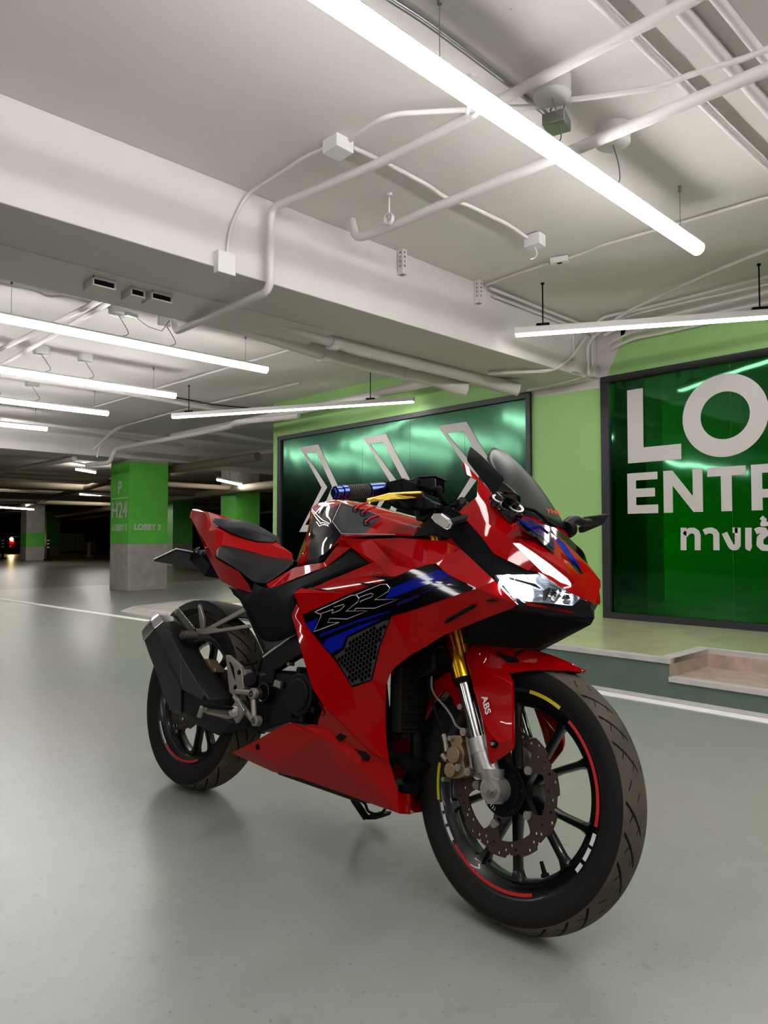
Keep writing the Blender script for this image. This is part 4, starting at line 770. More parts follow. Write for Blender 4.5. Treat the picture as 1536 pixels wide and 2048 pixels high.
off = lambda p, d: (p[0]+d*.5, p[1], p[2]+d)
def mir(P): return [(p[0], -p[1], p[2]) for p in P]
# painted graphics on the nose
A_ = [(1.3282,-0.1569,0.8901),(1.3362,-0.1165,0.88),(1.3089,0,0.9122),(1.3662,-0.0017,0.8429),(1.4083,0,0.7918),(1.4037,-0.0544,0.7979),(1.3786,-0.0899,0.8285),(1.3577,-0.1201,0.854),(1.3555,-0.1525,0.8569),(1.3432,-0.1803,0.8721)]
for q in (A_, mir([(1.3211,-0.0602,0.8979),(1.3089,0,0.9122),(1.3662,-0.0017,0.8429),(1.4083,0,0.7918),(1.4037,-0.0544,0.7979),(1.3791,-0.0849,0.8278),(1.3602,-0.1042,0.8509),(1.3498,-0.1084,0.8635)])): m = MB(); m.sheet(q); m.build('nose_graphic', 'decal_black', nose)
m = MB(); m.sheet([(1.3147,-0.1127,0.9073),(1.3191,-0.0563,0.9015),(1.3324,-0.035,0.8853),(1.3611,-0.0321,0.8505),(1.3801,-0.0084,0.8272),(1.3995,-0.0072,0.8037),(1.4092,-0.0028,0.7919),(1.3973,-0.0368,0.8067),(1.3704,-0.0703,0.8395),(1.3522,-0.0885,0.8617),(1.3385,-0.1188,0.8786)]); m.build('nose_graphic', 'decal_purple', nose)
m = MB(); m.sheet([(1.3275,-0.1588,0.8925),(1.33,-0.134,0.8893),(1.3335,-0.1253,0.885),(1.3482,-0.0937,0.8668),(1.3508,-0.1002,0.8638),(1.3396,-0.1394,0.8777),(1.3359,-0.1504,0.8822)]); m.build('nose_graphic', 'decal_blue', nose); m = MB(); m.sheet([(1.3303,-0.0244,0.8873),(1.3388,-0.0028,0.8771),(1.3483,0.0222,0.8659),(1.3561,0.0409,0.8566),(1.3679,0.0385,0.8422),(1.3832,0.0268,0.8236),(1.3969,0.0154,0.807),(1.3893,0.0072,0.8162),(1.38,-0.0082,0.8273),(1.3633,-0.0235,0.8474),(1.3492,-0.0313,0.8643)]); m.build('nose_graphic', 'decal_blue', nose)
# position lamp strip
for sy in (1, -1):
    pts = [(x, y*sy, z) for x, y, z in [(1.3209,-0.154,0.8358),(1.3307,-0.143,0.8368),(1.3593,-0.124,0.8182),(1.3864,-0.106,0.7985),(1.4151,-0.073,0.7713),(1.4202,-0.064,0.7615),(1.4217,-0.066,0.7563),(1.4084,-0.088,0.7604),(1.3935,-0.108,0.7722),(1.3836,-0.122,0.7762),(1.3664,-0.134,0.7934),(1.3396,-0.146,0.8179)]]
    m = MB(); m.prism(pts, (-.008, .006*sy, -.006)); m.build('position_lamp', 'strip_lit', nose)
# ---- headlights
HL = [(1.2974,-0.176,0.7603),(1.3113,-0.168,0.7631),(1.3789,-0.14,0.7708),(1.3725,-0.13,0.7728),(1.3931,-0.112,0.7632),(1.4225,-0.076,0.7403),(1.4319,-0.052,0.737),(1.4342,-0.042,0.7316),(1.4202,-0.05,0.7141),(1.3944,-0.092,0.7121),(1.3555,-0.138,0.7103),(1.3407,-0.152,0.7149),(1.3383,-0.166,0.7138),(1.3103,-0.176,0.7407)]
for sy in (1, -1):
    H_ = [Vector((x-(.012 if sy < 0 else 0), y*sy*(.95 if sy < 0 else 1), z)) for x, y, z in HL]; cc = sum(H_, Vector())/len(H_)
    back = [p.lerp(cc, .12)+Vector((-.05, .012*sy, 0)) for p in H_]
    n = len(H_); m = MB(); m.add([tuple(p) for p in H_+back], [(i, (i+1) % n, n+(i+1) % n, n+i) for i in range(n)]); m.sheet(back); hd = m.build('headlight', 'reflector', bike, smooth=30)
    m = MB(); ring = [p+Vector((.002, -.002*sy, 0)) for p in H_]; dome = [p.lerp(cc, .35)+Vector((.010, -.008*sy, .002)) for p in ring]; top = cc+Vector((.013, -.010*sy, .003))
    m.add([tuple(p) for p in ring+dome+[top]], [(i, (i+1) % n, n+(i+1) % n, n+i) for i in range(n)]+[(n+i, n+(i+1) % n, 2*n) for i in range(n)]); m.build('headlight_lens', 'lens', hd, smooth=60)
    for k, (q, rr) in enumerate(zip([(1.3367,-0.16,0.7381),(1.3667,-0.135,0.7271),(1.3539,-0.14,0.7543)], (.026, .02, .016))):
        q = Vector((q[0]-.022, q[1]*sy, q[2])); m = MB(); d = Vector((.9, -.4*sy, 0)).normalized(); m.lathe([(.002, 0), (rr*.6, .003), (rr, .012)], n=28); o = m.build('led_bowl', 'head_lit', hd, smooth=60); o.matrix_local = Matrix.Translation(q) @ d.to_track_quat('Y', 'Z').to_matrix().to_4x4()
    for q, rr in zip([(1.4065,-0.085,0.7282),(1.4215,-0.06,0.7248)], (.018, .013)):
        q = Vector((q[0]-.02, q[1]*sy, q[2])); m = MB(); m.lathe([(.002, 0), (rr*.6, .003), (rr, .012)], n=6); o = m.build('reflector_cell', 'chrome', hd); o.matrix_local = Matrix.Translation(q) @ Vector((.9, -.4*sy, .1)).normalized().to_track_quat('Y', 'Z').to_matrix().to_4x4()
    m = MB(); m.prism([(x-.012, y*sy, z) for x, y, z in [(1.3379,-0.16,0.7588),(1.381,-0.125,0.7503),(1.3905,-0.115,0.7414),(1.378,-0.13,0.746),(1.3434,-0.16,0.7533)]], (-.006, 0, 0)); m.build('dark_brow', 'dark', hd)
    m = MB(); m.prism([(x-.016, y*sy, z) for x, y, z in [(1.3949,-0.1,0.7385),(1.4012,-0.09,0.7472),(1.4195,-0.07,0.7378),(1.3994,-0.09,0.7314),(1.3968,-0.1,0.7173)]], (-.006, 0, 0)); m.build('dark_bezel', 'dark', hd)
# chin under the headlights
CV = {'a': (1.3396,-0.168,0.7136), 'b': (1.3427,-0.155,0.7146), 'c': (1.3568,-0.14,0.7098), 'd': (1.3955,-0.094,0.7117), 'e': (1.4213,-0.052,0.7137), 'f': (1.4348,-0.043,0.7313), 'g': (1.4395,0,0.7276), 'h': (1.4372,0,0.7166), 'i': (1.449,0,0.6957), 'j': (1.4478,0,0.6913),
 'k': (1.3919,-0.07,0.6903), 'l': (1.3489,-0.135,0.692), 'm': (1.3445,-0.15,0.6986), 'n': (1.3322,-0.16,0.6869), 'o': (1.3867,-0.06,0.6852), 'tip': (1.3547,-0.166,0.6993)}
CF = [('a', 'b', 'm', 'tip'), ('b', 'c', 'l', 'm'), ('c', 'd', 'k', 'l'), ('d', 'e', 'k'), ('e', 'f', 'g', 'h'), ('e', 'h', 'i', 'k'), ('tip', 'm', 'l', 'n'), ('n', 'l', 'k', 'o'), ('o', 'k', 'i', 'j')]
chin = panel('chin_panel', CV, CF, 'black', bike, .003, .003, 'B')
for sy in (1, -1):
    m = MB(); m.prism([(x+.003, y*sy, z) for x, y, z in [(1.3577,-0.14,0.7087),(1.396,-0.094,0.7069),(1.4114,-0.05,0.7052),(1.4307,-0.02,0.6996),(1.4068,-0.055,0.6983),(1.3759,-0.1,0.7004),(1.3578,-0.135,0.7011)]], (-.006, 0, 0)); m.build('red_stripe', 'red', chin)
WV = {'a': (1.4478,0,0.691), 'b': (1.4407,0,0.6785), 'b2': (1.4362,-0.01,0.6816), 'c': (1.308,0,0.6136), 'c2': (1.283,-0.06,0.6066), 'd': (1.3477,-0.155,0.7), 'e': (1.2903,-0.155,0.6748), 'f': (1.2207,-0.15,0.6472), 'g': (1.17,-0.1,0.6036), 'k': (1.3867,-0.06,0.6852), 'n': (1.329,-0.155,0.6864)}
panel('inner_nose_cover', WV, [('a', 'k', 'b2', 'b'), ('b', 'b2', 'c2', 'c'), ('b2', 'k', 'n', 'e'), ('n', 'd', 'e'), ('b2', 'e', 'f', 'c2'), ('c2', 'f', 'g')], 'dark', bike, .003, .002, 'B')
# black panel between nose and side fairing
BV = {'a': (1.0205,-0.155,0.8508), 'b': (1.0804,-0.13,0.9329), 'c': (1.1698,-0.168,0.9085), 'd': (1.2519,-0.174,0.8422), 'e': (1.2831,-0.172,0.8089), 'f': (1.3176,-0.166,0.7944), 'g': (1.3616,-0.147,0.7763), 'h': (1.3832,-0.14,0.7702), 'i': (1.2946,-0.172,0.7612), 'j': (1.2962,-0.176,0.7475), 'k': (1.2348,-0.174,0.7888), 'l': (1.1866,-0.166,0.8189), 'm': (1.1455,-0.156,0.8458), 'o': (1.0832,-0.155,0.8545), 'n': (1.1285,-0.15,0.925), 'j2': (1.3519,-0.16,0.7006)}
panel('inner_side_cover', BV, [('a', 'b', 'n', 'o'), ('o', 'n', 'c', 'm'), ('m', 'c', 'd', 'l'), ('l', 'd', 'e', 'k'), ('k', 'e', 'i', 'j'), ('e', 'f', 'g', 'i'), ('g', 'h', 'i'), ('j', 'i', 'j2')], 'black2', bike, .003, .003, 'R')
panel('inner_side_cover', BV, [('a', 'b', 'n', 'o'), ('o', 'n', 'c', 'm'), ('m', 'c', 'd', 'l'), ('l', 'd', 'e', 'k'), ('k', 'e', 'i', 'j'), ('e', 'f', 'g', 'i'), ('g', 'h', 'i'), ('j', 'i', 'j2')], 'black2', bike, .003, .003, 'L')
# ---- side fairings
SV = {'a0': (0.7858,-0.165,0.8442), 'a1': (0.8893,-0.165,0.843), 'a2': (0.986,-0.16,0.8472), 'a3': (1.1257,-0.156,0.8396), 'a4': (1.147,-0.158,0.8461), 'a5': (1.1881,-0.168,0.8192), 'a6': (1.2362,-0.176,0.7891), 'a7': (1.299,-0.18,0.7471), 'a8': (1.3276,-0.176,0.7221), 'a9': (1.3553,-0.168,0.6996),
 'b1': (1.3378,-0.163,0.6903), 'b2': (1.2957,-0.163,0.6744), 'b3': (1.2353,-0.17,0.6466), 'b4': (1.1707,-0.175,0.6176), 'b5': (1.1244,-0.175,0.5879), 'b6': (1.0761,-0.175,0.5611), 'b7': (1.0824,-0.172,0.5665), 'b8': (1.032,-0.17,0.5308), 'b9': (1.014,-0.168,0.5105), 'b10': (1.0022,-0.164,0.4828), 'b11': (1.0034,-0.16,0.4327), 'b12': (1.0105,-0.156,0.3727), 'b13': (1.017,-0.153,0.3397), 'b14': (1.0262,-0.148,0.3048),
 's0': (0.7832,-0.205,0.4423), 's1': (0.8299,-0.2,0.4049), 's2': (0.9077,-0.19,0.365), 's3': (0.9833,-0.172,0.3206), 'd0': (0.6855,-0.205,0.584), 'd1': (0.741,-0.207,0.5037), 'c1': (0.6656,-0.2,0.6561), 'c2': (0.6606,-0.206,0.6201), 'c3': (0.7129,-0.1995,0.6052), 'm1': (0.698,-0.2,0.6277),
 'g1': (0.7815,-0.198,0.5585), 'g1b': (0.8534,-0.1965,0.5165), 'g1c': (0.8999,-0.1954,0.4781), 'g2': (0.9175,-0.195,0.463), 'g3': (0.983,-0.1946,0.4893), 'g3b': (0.996,-0.1957,0.5699), 'g4': (1.0234,-0.1966,0.6477), 'g5': (1.0788,-0.1962,0.6633), 'g6': (1.2311,-0.1952,0.7153), 'm8': (1.2648,-0.195,0.7268), 'm7': (1.2357,-0.1955,0.7367), 'm6': (1.176,-0.1965,0.7575), 'm5': (1.1435,-0.1972,0.7792), 'm5b': (1.116,-0.1974,0.7751), 'm4': (1.0735,-0.1978,0.764), 'm3': (1.0089,-0.1981,0.7386), 'm2': (0.8801,-0.199,0.6978),
 'i0': (0.8031,-0.198,0.4521), 'i1': (0.8812,-0.196,0.4173), 'i2': (0.9526,-0.186,0.3669), 'i3': (0.9864,-0.17,0.3384), 'i4': (1.0164,-0.156,0.3139),
 'p0': (0.6644,-0.19,0.6996), 'p1': (0.8025,-0.198,0.6957), 'p2': (0.6523,-0.204,0.6831), 'q0': (0.9075,-0.182,0.779), 'q1': (0.9361,-0.19,0.7806), 'q2': (1.0067,-0.186,0.7722), 'q3': (0.7128,-0.192,0.7017), 'v': (0.8205,-0.168,0.8201)}
SF = [('m1', 'm2', 'm3', 'm4', 'm5b', 'm5', 'm6', 'm7', 'm8', 'g6', 'g5', 'g4', 'g3b', 'g3', 'g2', 'g1c', 'g1b', 'g1', 'c3'),
 ('m8', 'a9', 'b1'), ('m8', 'b1', 'b2'), ('g6', 'm8', 'b2'), ('g6', 'b2', 'b3'), ('g5', 'g6', 'b3', 'b4'), ('g5', 'b4', 'b5'), ('g4', 'g5', 'b5', 'b6'), ('g4', 'b6', 'b7'), ('g3b', 'g4', 'b7', 'b8'), ('g3b', 'b8', 'b9'), ('g3', 'g3b', 'b9', 'b10'), ('g3', 'b10', 'b11'), ('g2', 'g3', 'b11', 'i2'), ('i2', 'b11', 'b12'), ('g2', 'i2', 'i1'), ('i2', 'b12', 'b13', 'i3'), ('i3', 'b13', 'b14', 'i4'),
 ('i0', 'i1', 's1', 's0'), ('i1', 'i2', 's2', 's1'), ('i2', 'i3', 's3', 's2'), ('i3', 'i4', 'b14', 's3'),
 ('c2', 'c3', 'g1', 'd0'), ('d0', 'g1', 'g1b', 'd1'), ('d1', 'g1b', 'i0', 's0'), ('g1b', 'g1c', 'i1', 'i0'), ('g1c', 'g2', 'i1'),
 ('c1', 'm1', 'c3', 'c2'), ('p0', 'p1', 'm2', 'm1', 'p2'), ('q3', 'q1', 'm3', 'm2'), ('q1', 'q2', 'm4', 'm3'), ('a1', 'q2', 'q1'), ('a1', 'm4', 'q2'), ('a0', 'a1', 'q1', 'q0', 'v'),
 ('a1', 'a2', 'a3', 'm5b', 'm4'), ('a3', 'a4', 'a5', 'm6', 'm5', 'm5b'), ('a5', 'a6', 'm7', 'm6'), ('a6', 'a7', 'm8', 'm7'), ('a7', 'a8', 'm8'), ('a8', 'a9', 'm8')]
sf = panel('side_fairing', SV, SF, 'red', bike, .003, .0035, 'R'); sfl = panel('side_fairing', SV, SF, 'red', bike, .003, .0035, 'L')
N1 = Vector((0.0115,-0.9998,-0.0151))
def graphic(name, mm, lists, th=.0003):
    for par, s in ((sf, 1), (sfl, -1)):
        m = MB()
        for q in lists: m.prism([(x, y*s, z) for x, y, z in q], (0, -th*s, 0))
        m.build(name, mm, par)
graphic('side_graphic', 'decal_black', [[(0.6989,-0.2008,0.627),(0.8802,-0.1998,0.6974),(1.009,-0.1989,0.7381),(1.0731,-0.1986,0.7633),(1.1161,-0.1982,0.7747),(1.1431,-0.198,0.7786),(1.176,-0.1973,0.7569),(1.2353,-0.1963,0.7362),(1.2639,-0.1958,0.7271),(1.2311,-0.196,0.7156),(1.0787,-0.197,0.6639),(1.0229,-0.1974,0.6473),(0.9955,-0.1965,0.5698),(0.9824,-0.1955,0.4896),(0.9179,-0.1958,0.4636),(0.8999,-0.1962,0.4785),(0.854,-0.1973,0.5166),(0.7828,-0.1988,0.5582),(0.7142,-0.2003,0.6053)]])
graphic('side_graphic', 'decal_blue', [[(1.0137,-0.1991,0.7153),(1.0986,-0.1986,0.7462),(1.1265,-0.1984,0.7538),(1.1503,-0.1983,0.7645),(1.168,-0.198,0.7621),(1.1908,-0.1976,0.7512),(1.0723,-0.1984,0.7108),(1.0105,-0.1988,0.6896),(0.9972,-0.1988,0.6843),(1.001,-0.199,0.697)], [(0.7179,-0.2008,0.6045),(0.7631,-0.2006,0.6228),(0.7548,-0.2001,0.5862),(0.7456,-0.2002,0.585),(0.7318,-0.2005,0.5909)], [(0.7947,-0.1992,0.5543),(0.8053,-0.1993,0.5714),(0.8706,-0.199,0.597),(0.9221,-0.1987,0.6168),(0.995,-0.1982,0.6415),(0.9699,-0.1983,0.6287),(0.9153,-0.1985,0.6031),(0.8773,-0.1987,0.5848),(0.8722,-0.1985,0.5697),(0.8676,-0.1984,0.5565),(0.8276,-0.1986,0.5367)], [(0.7775,-0.1998,0.5798),(0.7835,-0.1998,0.5834),(0.9026,-0.199,0.6258),(0.981,-0.1985,0.6497),(1.0295,-0.1981,0.6625),(0.9817,-0.1984,0.6456),(0.9034,-0.1989,0.6206),(0.78,-0.1997,0.5738)]])
graphic('side_graphic', 'decal_purple', [[(1.0416,-0.198,0.6839),(1.1041,-0.1976,0.7047),(1.1895,-0.1973,0.7463),(1.2093,-0.197,0.7413),(1.0744,-0.1978,0.6952),(1.1049,-0.1975,0.6988),(1.0351,-0.1979,0.6723)]])
graphic('side_graphic', 'decal_white', [[(1.238,-0.1968,0.7365),(1.2619,-0.1965,0.7285),(1.2628,-0.1964,0.7248),(1.2522,-0.1965,0.7232),(1.2563,-0.1965,0.7273),(1.2407,-0.1968,0.7332)]])
m_l = [[(0.7502,-0.2026,0.638),(0.8815,-0.2018,0.6899),(0.8981,-0.2017,0.6908),(0.9087,-0.2014,0.6836),(0.9054,-0.2013,0.6744),(0.8668,-0.2014,0.6481),(0.9443,-0.2006,0.6547),(0.8747,-0.201,0.6288),(0.8104,-0.2017,0.6253),(0.8044,-0.2016,0.6138),(0.8469,-0.2012,0.6179),(0.755,-0.2017,0.5854),(0.7768,-0.2022,0.6301),(0.7712,-0.2023,0.6335),(0.7502,-0.2026,0.638)], [(0.772,-0.2023,0.6342),(0.8191,-0.202,0.6492),(0.8161,-0.2018,0.639),(0.8447,-0.2017,0.6487),(0.8598,-0.2017,0.6618),(0.8546,-0.2018,0.6647),(0.8213,-0.202,0.6555)],
 [(0.895,-0.2017,0.6915),(0.9774,-0.2012,0.7221),(0.9971,-0.201,0.7234),(1.0089,-0.2008,0.7157),(1.0057,-0.2007,0.7066),(0.9631,-0.2008,0.6833),(1.0414,-0.2,0.689),(0.9663,-0.2005,0.6625),(0.902,-0.2011,0.6581),(0.8963,-0.2011,0.6519)], [(0.91,-0.2015,0.6865),(0.9476,-0.2012,0.6986),(0.9558,-0.2011,0.6966),(0.9519,-0.201,0.69),(0.9169,-0.2013,0.6773),(0.9139,-0.2012,0.6739)]]
for par, s in ((sf, 1), (sfl, -1)):
    m = MB()
    for q in m_l: m.tube([(x, y*s, z) for x, y, z in q], .0011, 6)
    m.build('rr_lettering', 'outline', par)
# honeycomb vent
hx = [(0.9166,-0.1967,0.468),(0.9799,-0.1963,0.4909),(0.9932,-0.1973,0.5696),(1.0191,-0.1981,0.6392),(1.0004,-0.1982,0.6337),(0.9247,-0.1986,0.6002),(0.8854,-0.1988,0.5828),(0.8754,-0.1984,0.5509),(0.8429,-0.1985,0.5313),(0.8663,-0.198,0.5138)]
o_ = Vector(hx[0]); ex = Vector((1, 0, 0)); ex = (ex-N1*ex.dot(N1)).normalized(); ez = N1.cross(ex); ez = ez if ez.z > 0 else -ez
o2 = [((Vector(p)-o_).dot(ex), (Vector(p)-o_).dot(ez)) for p in hx]
def pin(p, lp, mg=0):
    c = False; n = len(lp)
    for i in range(n):
        x0, y0 = lp[i]; x1, y1 = lp[(i+1) % n]
        if (y0 > p[1]) != (y1 > p[1]) and p[0] < (x1-x0)*(p[1]-y0)/(y1-y0)+x0: c = not c
    return c
hr = .0062; holes = []
for i in range(-30, 40):
    for j in range(-30, 40):
        c = ((i*1.5)*hr*1.18, (j+.5*(i % 2))*hr*1.732*1.18)
        hxp = [(c[0]+hr*cos(pi/3*k), c[1]+hr*sin(pi/3*k)) for k in range(6)]
        if all(pin(p, o2) for p in hxp): holes.append(hxp)
for par, s in ((sf, 1), (sfl, -1)):
    m = MB(); m.plate(o2, holes, lambda u, v: tuple((o_+ex*u+ez*v)*1) if s > 0 else (lambda q: (q[0], -q[1], q[2]))(o_+ex*u+ez*v), (0, -.0008*s, 0)); m.build('honeycomb_vent', 'hex', par)
for nm, q in (('fairing_slot', [(1.1776,-0.188,0.645),(1.1833,-0.188,0.6541),(1.2521,-0.188,0.6922),(1.2586,-0.188,0.6913),(1.2443,-0.188,0.6804),(1.2044,-0.188,0.6596)]), ('fairing_slot', [(1.2616,-0.1795,0.7056),(1.2921,-0.1795,0.7068),(1.3132,-0.1795,0.7056),(1.2949,-0.1795,0.7014),(1.277,-0.1795,0.7012)])):
    for par, s in ((sf, 1), (sfl, -1)): m = MB(); m.prism([(x, y*s, z) for x, y, z in q], (0, .01*s, 0)); m.build(nm, 'dark', par)
for q in ([(0.9388,-0.2,0.7425),(1.0182,-0.2,0.7437),(0.9916,-0.2,0.7328)], [(0.8904,-0.2,0.7237),(0.9583,-0.2,0.724),(0.936,-0.2,0.7153)]):
    for par, s in ((sf, 1), (sfl, -1)): m = MB(); m.prism([(x, y*s, z) for x, y, z in q], (0, .014*s, 0)); m.build('fairing_slot', 'black2', par)
# ---- belly pan
GV = {'q0': (0.3975,-0.145,0.2011), 'q1': (0.6689,-0.172,0.3352), 'q2': (0.7063,-0.175,0.3392), 'q3': (0.7369,-0.172,0.3374), 'q4': (0.7597,-0.172,0.347), 'q5': (0.7897,-0.175,0.3492), 'q6': (0.8007,-0.185,0.3684), 'q7': (0.831,-0.19,0.3837), 'q8': (0.807,-0.197,0.4106),
 's1': (0.8258,-0.197,0.4036), 's2': (0.9039,-0.187,0.3637), 's3': (0.9797,-0.169,0.3191), 'b14': (1.0233,-0.145,0.3035), 'r1': (0.8194,-0.186,0.3283), 'r2': (0.8815,-0.184,0.3139), 'r3': (0.9472,-0.172,0.287), 'r4': (0.9762,-0.164,0.2958), 'w1': (0.8377,-0.178,0.3491), 'w2': (0.9151,-0.17,0.32), 'w3': (0.9453,-0.158,0.2995),
 'g0': (0.571,-0.118,0.1816), 'g1': (0.6843,-0.122,0.1921), 'g2': (0.8946,-0.132,0.1948), 'g3': (1.0595,-0.128,0.1938), 'g4': (1.0563,-0.085,0.1876), 'g5': (1.0024,0,0.1695), 'f1': (1.0497,-0.135,0.2476), 'f2': (1.044,-0.118,0.2377), 'f3': (1.0412,-0.075,0.2303), 'f4': (1.0058,0,0.2196), 'k0': (0.6154,-0.155,0.2176), 'k1': (0.4694,-0.158,0.2312), 'mid': (0.8936,-0.165,0.2499)}
GF = [('q0', 'k1', 'k0', 'g0'), ('k1', 'q1', 'r1', 'k0'), ('q1', 'q2', 'r1'), ('k0', 'r1', 'mid', 'g1'), ('g0', 'k0', 'g1'), ('r1', 'r2', 'mid'), ('r2', 'r3', 'mid'), ('mid', 'r3', 'g3'), ('g1', 'mid', 'g2'), ('mid', 'g3', 'g2'), ('r3', 'r4', 'b14', 'f1'), ('r3', 'f1', 'g3'), ('f1', 'f2', 'g3'), ('f2', 'f3', 'g4', 'g3'), ('f3', 'f4', 'g5', 'g4'),
 ('q2', 'q3', 'w1', 'r1'), ('q3', 'q4', 'w1'), ('q4', 'q5', 'w1'), ('q5', 'q6', 's1', 'w1'), ('q6', 'q7', 'q8', 's1'), ('w1', 's1', 's2', 'w2'), ('w2', 's2', 's3', 'w3'), ('w3', 's3', 'b14', 'r4'), ('r1', 'w1', 'w2', 'r2'), ('r2', 'w2', 'w3', 'r3'), ('r3', 'w3', 'r4')]
bel = panel('belly_pan', GV, GF, 'red', bike, .003, .003, 'B')
for q in ([(0.8633,-0.179,0.3336),(0.8908,-0.179,0.3553),(0.9089,-0.179,0.3453),(0.8799,-0.179,0.326)], [(0.9288,-0.168,0.3187),(0.9506,-0.168,0.3249),(0.9795,-0.168,0.3069),(0.9731,-0.168,0.2986),(0.9578,-0.168,0.2977)]):
    for s in (1, -1): m = MB(); m.prism([(x, y*s, z) for x, y, z in q], (0, .006*s, 0)); m.build('belly_vent', 'dark', bel)
for q in ((0.5417,-0.165,0.2466), (1.0481,-0.11,0.2481)):
    m = MB(); m.cyl(q, (q[0], q[1]+.012, q[2]), .008, n=16); m.cyl((q[0], q[1]-.002, q[2]), q, .0045, n=6); m.build('panel_bolt', 'dark', bel, smooth=40)
m = MB(); m.prism([(GV['g0'][0], -.10, GV['g0'][2]+.012), (GV['g3'][0]-.04, -.10, GV['g3'][2]+.012), (GV['g3'][0]-.04, .10, GV['g3'][2]+.012), (GV['g0'][0], .10, GV['g0'][2]+.012)], (0, 0, .004)); m.prism([(0.5764,-0.115,0.1822),(0.6017,-0.115,0.1925),(0.6791,-0.115,0.1912),(0.6457,-0.115,0.1838)], (0, .02, 0)); m.build('belly_floor', 'black', bel)
m = MB(); m.prism([(1.0252,-0.105,0.2391),(1.0284,-0.1,0.2331),(1.0188,-0.05,0.223),(1.0058,0,0.22),(0.9957,0,0.2484),(1.0068,-0.05,0.2512)], (-.03, 0, .0)); m.build('belly_lip', 'black', bel)
# ---- tank
TV = {'c0': (0.3889,0,0.7798), 'c1': (0.4036,0,0.8432), 'c2': (0.438,0,0.9051), 'c3': (0.426,0,0.9734), 'c4': (0.4616,0,0.9912), 'c5': (0.5414,0,1.0023), 'c6': (0.6488,0,0.9926), 'c7': (0.8101,0,0.9549), 'c8': (0.9114,0,0.9333),
 's1': (0.5593,-0.095,0.7738), 't1': (0.4979,-0.055,0.8718), 't2': (0.6551,-0.124,0.8565), 't3': (0.6186,-0.108,0.9077), 't4': (0.6436,-0.088,0.9585), 't5': (0.6755,-0.092,0.9641), 't7': (0.7019,-0.14,0.8964), 't8': (0.7706,-0.162,0.8564), 't8b': (0.7751,-0.162,0.8494), 't9': (0.9723,-0.165,0.8533), 't9b': (1.0351,-0.15,0.8532), 't10': (1.0321,-0.13,0.8723), 't11': (0.9453,-0.122,0.8913), 't11b': (0.8176,-0.108,0.9273), 's2': (0.6694,-0.14,0.7733), 's3': (0.7202,-0.152,0.8158)}
TF = [('c3', 'c4', 't4', 't3'), ('c4', 'c5', 't5', 't4'), ('c5', 'c6', 't11b', 't5'), ('c6', 'c7', 't11', 't11b'), ('c7', 'c8', 't10', 't11'), ('c2', 'c3', 't3', 't1'), ('t1', 't3', 't2'), ('t3', 't4', 't5', 't7'), ('t3', 't7', 't2'), ('t2', 't7', 't8'),
 ('t5', 't11b', 't8', 't7'), ('t11b', 't11', 't9', 't8'), ('t11', 't10', 't9b', 't9'), ('t8', 't9', 't8b'), ('c2', 't1', 'c1'), ('c1', 't1', 's1', 'c0'), ('t1', 't2', 's2', 's1'), ('t2', 't8', 's3', 's2'), ('t8', 't8b', 's3')]
tl = {k: Vector(v) for k, v in TV.items()}
def lp(n, a, c, t): TV[n] = tuple(tl[a].lerp(tl[c], t))
lp('g1', 't11b', 't11', .38); lp('g2', 't8', 't9', .36); lp('h3', 'c3', 't3', .34); lp('h4', 'c4', 't4', .22); lp('h2', 'c2', 't1', .7); lp('h1', 'c1', 's1', .55); lp('h0', 'c0', 's1', .6)
TF = [('c3', 'c4', 'h4', 'h3'), ('h3', 'h4', 't4', 't3'), ('c4', 'c5', 't5', 't4', 'h4'), ('c5', 'c6', 't11b', 't5'), ('c6', 'c7', 't11', 'g1', 't11b'), ('c7', 'c8', 't10', 't11'), ('c2', 'c3', 'h3', 'h2'), ('h2', 'h3', 't3', 't1'), ('t1', 't3', 't2'), ('t3', 't4', 't5', 't7'), ('t3', 't7', 't2'), ('t2', 't7', 't8'),
 ('t5', 't11b', 'g1', 'g2', 't8', 't7'), ('g1', 't11', 't9', 'g2'), ('t11', 't10', 't9b', 't9'), ('t8', 'g2', 't9', 't8b'), ('c2', 'h2', 'h1', 'c1'), ('h2', 't1', 's1', 'h1'), ('c1', 'h1', 'h0', 'c0'), ('h1', 's1', 'h0'), ('t1', 't2', 's2', 's1'), ('t2', 't8', 's3', 's2'), ('t8', 't8b', 's3')]
TMt = {1: 'decal_black', 7: 'decal_black', 8: 'decal_black', 9: 'decal_black', 10: 'decal_black', 11: 'decal_black', 12: 'decal_grey', 20: 'decal_grey', 21: 'decal_black', 17: 'red'}
del TMt[17]
tank = panel('fuel_tank', TV, TF, 'red', bike, .002, 0, 'B', sub=2, crease=.62, mats=TMt)
ua = (tl['t4']-tl['t3']).normalized(); nn = (tl['t3']-tl['c3']).cross(tl['t4']-tl['c3']).normalized(); nn = nn if nn.x < 0 else -nn; ua = (tl['t4']-tl['c3']); ua = (ua-nn*ua.dot(nn)).normalized(); va = nn.cross(ua)
tt = text_mesh('pad_lettering', 'A', .062, Matrix((ua, va, nn)).transposed().to_4x4(), 'decal_white', tank, .003, .0004)
ma = Matrix((ua, va, nn)).transposed().to_4x4(); ma.translation = tl['c3'].lerp(tl['t3'], .5)+ua*.004+nn*.004+va*.002; tt.matrix_local = ma
for a_, b_, c_ in (('t5', 't11b', 'g1'), ('t5', 't7', 't8'), ('t8', 'g2', 't9')):
    m = MB(); m.tube([Vector(TV[a_])+Vector((0, -.001, .0015)), Vector(TV[b_])+Vector((0, -.001, .0012)), Vector(TV[c_])+Vector((0, -.001, .0012))], .0011, 6); m.build('sticker_edge_glint', 'outline', tank)  # pale tubes draw the sticker rim and the catchlight along its edge
